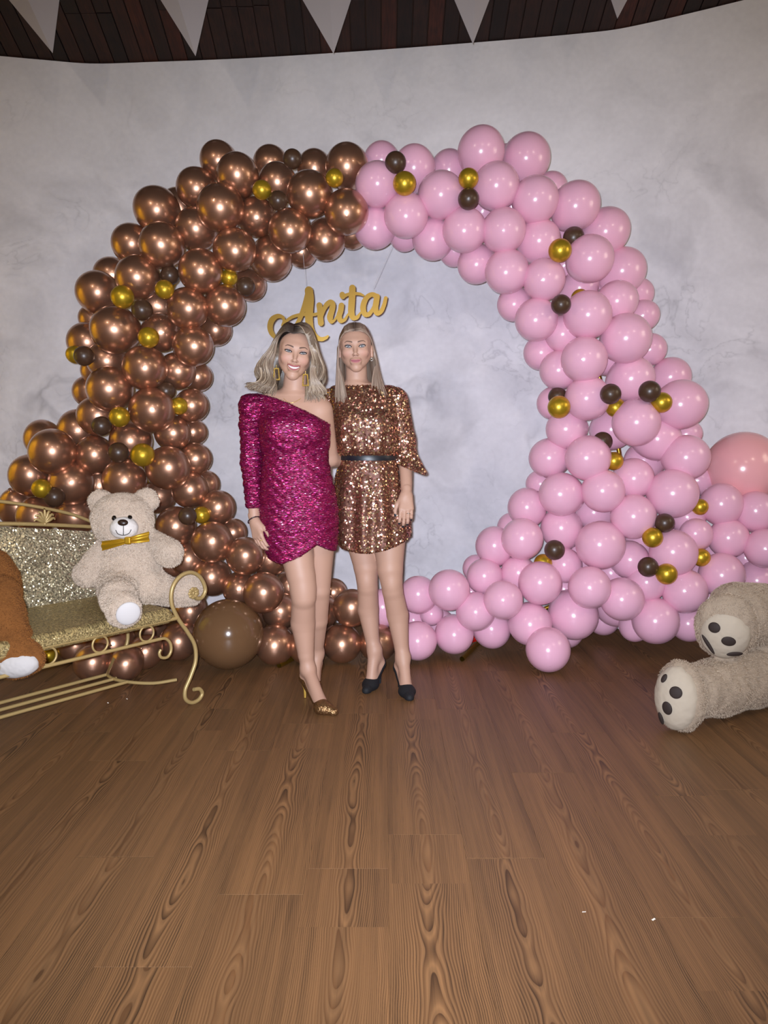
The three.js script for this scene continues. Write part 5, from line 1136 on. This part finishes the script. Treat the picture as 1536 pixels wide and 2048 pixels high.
{ // ------------------------------------------------ woman in the rose gold dress
  const Z = 3.58, k = (x, y, dz = 0) => at(x, y, Z + dz), u = (p) => pm(p, Z);
  const toeA = onFloor(733, 1381, 0.012), ballA = onFloor(741, 1369, 0.022), ankA = k(749, 1300, 0.06);
  const heelA = V(onFloor(760, 1345).x, 0.098, ankA.z - 0.028);
  const toeB = onFloor(819, 1395, 0.012), ballB = onFloor(814, 1383, 0.022), ankB = k(806, 1315, 0.0), heelB = V(ankB.x - 0.018, 0.098, ankB.z - 0.030);
  const base = V(k(765, 1385).x, 0, k(765, 1385).z);
  const ring = (y, a, c, z = 0, h = 0.1) => { const l = k(a, y), r = k(c, y); return [l.y, l.x, r.x, -Z + z, h]; };
  const rings = [ring(768, 690, 752, -0.015, 0.05), ring(782, 664, 788, -0.015, 0.07), ring(805, 662, 798, -0.01, 0.09), ring(835, 668, 792, 0, 0.108), ring(870, 674, 790, 0.0, 0.108), ring(914, 683, 788, -0.005, 0.092), ring(960, 678, 796, -0.008, 0.105), ring(1010, 672, 808, -0.012, 0.12), ring(1050, 672, 812, -0.012, 0.122)];
  const torso = trunk(rings);
  const headC = k(711, 697, -0.01);
  const shL = k(793, 800, 0.01), elL = k(811, 905, 0.03), wrL = k(813, 988, -0.09), dirL = k(812, 1050, -0.15).sub(wrL);
  const hand = handParts(wrL, dirL, V(0.12, 0.1, 1), V(-1, 0.0, 0.1), 0.98, [0.34, 0.36, 0.4, 0.45]);
  const shR = k(664, 800, 0.03), elR = k(655, 905, 0.12), wrR = k(606, 925, 0.20);
  const body = [
    [torso], [cone(k(714, 785, 0.02), headC.clone().add(V(0.002, -0.085, -0.025)), 0.053, 0.049), 0.03], [cone(k(678, 790, 0.02), k(776, 790, 0.02), 0.045, 0.045), 0.04],
    [cone(shL, elL, 0.046, 0.036), 0.03], [cone(elL, wrL, 0.036, 0.0245), 0.02], [cone(shR, elR, 0.046, 0.034), 0.03], [cone(elR, wrR, 0.034, 0.025), 0.02], [cone(wrR, k(580, 935, 0.2), 0.026, 0.02), 0.02],
    [cone(k(718, 1050, 0.05), k(732, 1135, 0.035), 0.086, 0.059), 0.01], [cone(k(732, 1135, 0.035), k(735, 1175, 0.035), 0.059, 0.0485), 0.008], [ell(k(733, 1163, 0.012), 0.031, 0.042, 0.030), 0.03], [cone(k(735, 1175, 0.035), k(736, 1218, 0.075), 0.0485, 0.0515), 0.008], [cone(k(736, 1218, 0.075), k(745, 1282, 0.07), 0.0515, 0.034), 0.008], [cone(k(745, 1282, 0.07), ankA, 0.034, 0.029), 0.006],
    [cone(k(777, 1050, 0.0), k(780, 1138, -0.03), 0.088, 0.061), 0.01], [cone(k(780, 1138, -0.03), k(785, 1182, -0.03), 0.061, 0.0485), 0.008], [ell(k(783, 1168, -0.055), 0.031, 0.043, 0.030), 0.03], [cone(k(785, 1182, -0.03), k(795, 1230, 0.015), 0.0485, 0.0525), 0.008], [cone(k(795, 1230, 0.015), k(803, 1296, 0.01), 0.0525, 0.034), 0.008], [cone(k(803, 1296, 0.01), ankB, 0.034, 0.029), 0.006],
    [blend(footParts(ankA, heelA, ballA, toeA)), 0.02], [blend(footParts(ankB, heelB, ballB, toeB)), 0.02],
  ];
  const W = woman('person', base, 'woman with long straight blonde hair in a belted rose gold sequin dress', {
    head: headC, nod: 0.0, turn: 0.02, roll: 0.04, scale: 0.98, body, hands: [hand], nail: [0.012, 0.012, 0.02], box: [V(k(560, 800).x, 0, -Z - 0.34), V(k(870, 800).x, 0, -Z + 0.24)],
    face: { wide: 1.02, chin: 0.116, mouth: 0.068, smile: 0, open: 0.0068, browUp: 0.0, gaze: 0, brow: [0.09, 0.05, 0.036], iris: [0.055, 0.066, 0.075], shadow: [0.36, 0.24, 0.22], lip: [0.40, 0.12, 0.14] },
  });
  const loose = trunk([ring(766, 692, 750, -0.015, 0.055), ring(778, 668, 786, -0.015, 0.075), ring(800, 658, 802, -0.01, 0.098), ring(840, 662, 799, 0.005, 0.12), ring(880, 668, 799, 0.01, 0.122), ring(903, 672, 797, 0.008, 0.115), ring(914, 682, 790, 0.0, 0.098), ring(922, 680, 793, 0.0, 0.104), ring(955, 671, 802, -0.005, 0.118), ring(1000, 668, 811, -0.008, 0.132), ring(1050, 669, 820, -0.005, 0.14), ring(1108, 678, 822, 0.0, 0.145)]);
  const hemPts = [[670, 1090], [682, 1099], [712, 1104], [745, 1104], [790, 1093], [822, 1078]].map(([x, y]) => k(x, y, -0.1));
  const hem = (x) => { for (let i = 0; i < 5; i++) if (x < hemPts[i + 1].x) return mix(hemPts[i].y, hemPts[i + 1].y, clamp((x - hemPts[i].x) / (hemPts[i + 1].x - hemPts[i].x), 0, 1)); return hemPts[5].y; };
  const bust = [ell(k(705, 850, -0.085), u(25), u(24), 0.038), ell(k(757, 850, -0.085), u(25), u(24), 0.038)], shld = cone(k(678, 790, 0.02), k(776, 790, 0.02), 0.05, 0.05), neckY = k(714, 770, -0.05).y;
  const waistY = k(740, 915).y, neckC = cone(k(714, 800, 0.02), k(714, 740, 0.0), 0.055, 0.055);
  const dressF = (x, y, z) => {
    let d = smin(smin(loose(x, y, z), Math.min(bust[0](x, y, z), bust[1](x, y, z)), 0.03), shld(x, y, z), 0.04);
    const a = Math.atan2(x - k(745, 1000).x, z + Z), below = sstep(0.0, 0.25, waistY - y), fold = Math.sin(a * 9 + 1.2) * 0.008 * below + Math.sin(a * 15) * 0.003 * sstep(0.0, 0.06, y - waistY) * (1 - sstep(0.06, 0.2, y - waistY));
    d += fold + 0.0025 * N3(x * 40, y * 40, z * 40);
    d = smax(d, -(neckC(x, y, z)), 0.004) * 1;
    d = smax(d, y - neckY, 0.004);
    return smax(d, hem(x) - y, 0.004);
  };
  const sl = (x, y, z) => {
    const f1 = blend([[cone(k(790, 800, 0.01), k(806, 880, 0.02), 0.058, 0.054)], [cone(k(806, 880, 0.02), k(812, 918, 0.01), 0.053, 0.050), 0.02], [cone(k(812, 915, 0.01), k(823, 955, -0.02), 0.046, 0.078), 0.02]])(x, y, z);
    const rip = 0.006 * Math.sin(Math.atan2(x - k(818, 940).x, z + Z) * 6) * (1 - sstep(k(812, 925).y, k(812, 905).y, y));
    const line = mix(k(797, 928).y, k(845, 947).y, clamp((x - k(797, 928).x) / (k(845, 947).x - k(797, 928).x), 0, 1));
    return smax(f1 + rip, line - y, 0.004);
  };
  const dMat = P({ color: lin('#5e3526'), metalness: 0.35, roughness: 0.5 });
  const gd = shift(nets(dressF, V(k(635, 800).x, k(740, 1125).y, -Z - 0.24), V(k(850, 800).x, k(740, 750).y, -Z + 0.24), 0.0065), base);
  const dress = mesh('dress', gd, dMat, W.t);
  const gs = shift(nets(sl, V(k(755, 800).x, k(740, 965).y, -Z - 0.17), V(k(870, 800).x, k(740, 765).y, -Z + 0.17), 0.0055), base);
  const s1 = mesh('sleeve', gs, dMat, dress);
  const slR = (x, y, z) => smax(blend([[cone(k(666, 800, 0.03), k(658, 880, 0.09), 0.055, 0.050)], [cone(k(658, 880, 0.09), elR, 0.05, 0.046), 0.02], [cone(elR, k(625, 922, 0.17), 0.046, 0.05), 0.02]])(x, y, z), k(610, 900).x - x, 0.003);
  const gr = shift(nets(slR, V(k(590, 800).x, k(740, 965).y, -Z - 0.3), V(k(715, 800).x, k(740, 765).y, -Z + 0.15), 0.006), base);
  const s2 = mesh('sleeve', gr, dMat, dress);
  const sMat = M({ color: lin('#ffffff'), metalness: 0.92, roughness: 0.24, side: THREE.DoubleSide });
  const tone = () => { const q = rnd(); return q < 0.16 ? new THREE.Color(0.9, 0.72, 0.42) : q < 0.6 ? new THREE.Color().setRGB(rr(0.55, 0.8), rr(0.32, 0.45), rr(0.22, 0.32)) : new THREE.Color().setRGB(rr(0.35, 0.5), rr(0.16, 0.24), rr(0.12, 0.18)); };
  sequins(gd, 17000, sMat, dress, 0.0032, 0.0050, 0.36, tone);
  sequins(gs, 6500, sMat, s1, 0.0032, 0.0048, 0.45, tone);
  sequins(gr, 4000, sMat, s2, 0.0032, 0.0048, 0.45, tone);
  // belt
  {
    const n = 64, pos = [], idx = [], a0 = ring(910, 681, 791.5, 0, 0.1065), a1 = ring(920, 680, 793, 0, 0.1085);
    for (let i = 0; i <= n; i++) { const a = i / n * Math.PI * 2; for (const [yy, l, r, z, h] of [a0, a1]) for (const e of [0.0, 0.0035]) { const rx = (r - l) / 2 + e, X = (l + r) / 2 + rx * Math.cos(a), Zz = z + (h + e) * Math.sin(a); pos.push(X - base.x, yy, Zz - base.z); } }
    for (let i = 0; i < n; i++) { const q = i * 4, w = q + 4; for (const [a, b2] of [[1, 3], [3, 2], [2, 0], [0, 1]]) idx.push(q + a, q + b2, w + a, w + a, q + b2, w + b2); }
    const bg = new THREE.BufferGeometry(); bg.setAttribute('position', new THREE.BufferAttribute(new Float32Array(pos), 3)); bg.setIndex(idx); bg.computeVertexNormals();
    mesh('belt', bg, P({ color: lin('#11131c'), roughness: 0.4, side: THREE.DoubleSide }), dress);
  }
  const suede = M({ color: lin('#0d0e14'), roughness: 0.75 });
  pump(W.t, base, ankA, heelA, ballA, toeA, 0, suede, suede, {}); pump(W.t, base, ankB, heelB, ballB, toeB, 0, suede, suede, {});
  // hair: centre parting, straight, tucked behind the ear on the right of the picture
  const F = W.hm, lv = V(0, 0, 0), cap = ell(V(0, 0.033, -0.025), 0.0805, 0.0885, 0.099);
  const capF = (x, y, z) => { lv.set(x, y, z).applyMatrix4(W.inv); let d = cap(lv.x, lv.y, lv.z); d = smin(d, Math.min(ell(V(0, -0.10, -0.075), 0.085, 0.13, 0.04)(lv.x, lv.y, lv.z), cone(V(-0.072, 0.0, -0.02), V(-0.078, -0.15, 0.0), 0.018, 0.022)(lv.x, lv.y, lv.z), cone(V(0.078, -0.02, -0.035), V(0.095, -0.15, -0.01), 0.018, 0.022)(lv.x, lv.y, lv.z)), 0.02); const face = ell(V(0.0, -0.052, 0.085), 0.069, 0.122, 0.112)(lv.x, lv.y, lv.z); return smax(d, -face, 0.008); };
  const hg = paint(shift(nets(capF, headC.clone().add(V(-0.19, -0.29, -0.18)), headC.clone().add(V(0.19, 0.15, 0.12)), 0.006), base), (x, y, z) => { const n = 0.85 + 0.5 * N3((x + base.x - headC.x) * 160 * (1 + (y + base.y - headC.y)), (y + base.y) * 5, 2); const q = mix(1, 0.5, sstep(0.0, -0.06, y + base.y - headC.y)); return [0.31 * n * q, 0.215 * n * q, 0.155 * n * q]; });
  const hair = mesh('hair', hg, hairMat, W.t);
  strands(hair, 'locks', base, F, 640, (i) => {
    const s = i % 2 ? 1 : -1, tt = rnd(), o = rnd(), q0 = rnd(), c = q0 < 0.3 ? [0.28, 0.19, 0.14] : q0 < 0.75 ? [0.37, 0.265, 0.20] : [0.46, 0.35, 0.27], ph = rr(0, 6.28);
    const zr = mix(0.070, -0.10, Math.pow(tt, 1.3)), el = Math.sqrt(Math.max(0.04, 1 - ((zr + 0.025) / 0.105) ** 2)), end = -0.225 - 0.035 * rnd();
    const P0 = V(s * 0.0006, 0.033 + 0.0915 * el, zr);
    let pts;
    if (s < 0) pts = [P0, V(-0.040, 0.036 + 0.078 * el, zr + 0.004), V(-0.071, 0.040 * el + 0.022, mix(0.040, -0.095, tt)), V(-0.080 - 0.004 * o, -0.018, mix(0.030, -0.09, tt)), V(-0.082 - 0.010 * o, -0.080, mix(0.036, -0.085, tt)), V(mix(-0.062, -0.100, o), -0.150, mix(0.052, -0.08, tt)), V(mix(-0.046, -0.108, o), end, mix(0.075, -0.075, tt))];
    else pts = [P0, V(0.042, 0.036 + 0.078 * el, zr + 0.004), V(0.073, 0.040 * el + 0.024, mix(0.034, -0.095, tt)), V(0.086 + 0.004 * o, -0.010, mix(-0.012, -0.095, tt)), V(0.090 + 0.012 * o, -0.070, mix(-0.012, -0.09, tt)), V(mix(0.074, 0.116, o), -0.145, mix(0.030, -0.085, tt)), V(mix(0.062, 0.142, o), end, mix(0.066, -0.08, tt))];
    return { pts, r: [0.0022, 0.0034, 0.0012], seg: 16, c: (q) => { const e = sstep(0.0, 0.05 + 0.06 * o, q), d = 0.9 + 0.14 * Math.sin(ph + q * 5); return [mix(0.08, c[0] * d, e), mix(0.05, c[1] * d, e), mix(0.036, c[2] * d, e)]; } };
  }, hairMat);
  const er = mesh('earring', new THREE.TorusGeometry(0.006, 0.0013, 8, 20), M({ color: lin('#dcd8d0'), metalness: 1, roughness: 0.15 }), W.t);
  er.position.copy(k(743, 719, -0.01)).sub(base);
  const rg = mesh('finger_ring', new THREE.TorusGeometry(0.0100, 0.0017, 8, 24), M({ color: lin('#dcd8d0'), metalness: 1, roughness: 0.2 }), W.t), wa = dirL.clone().normalize();
  rg.position.copy(wrL).addScaledVector(wa, 0.098).add(V(0.010, 0, 0.002)).sub(base); rg.quaternion.setFromUnitVectors(V(0, 0, 1), wa);
}

scene.traverse((o) => { if (o.isMesh) { o.castShadow = true; o.receiveShadow = true; } });
renderer.render(scene, camera);
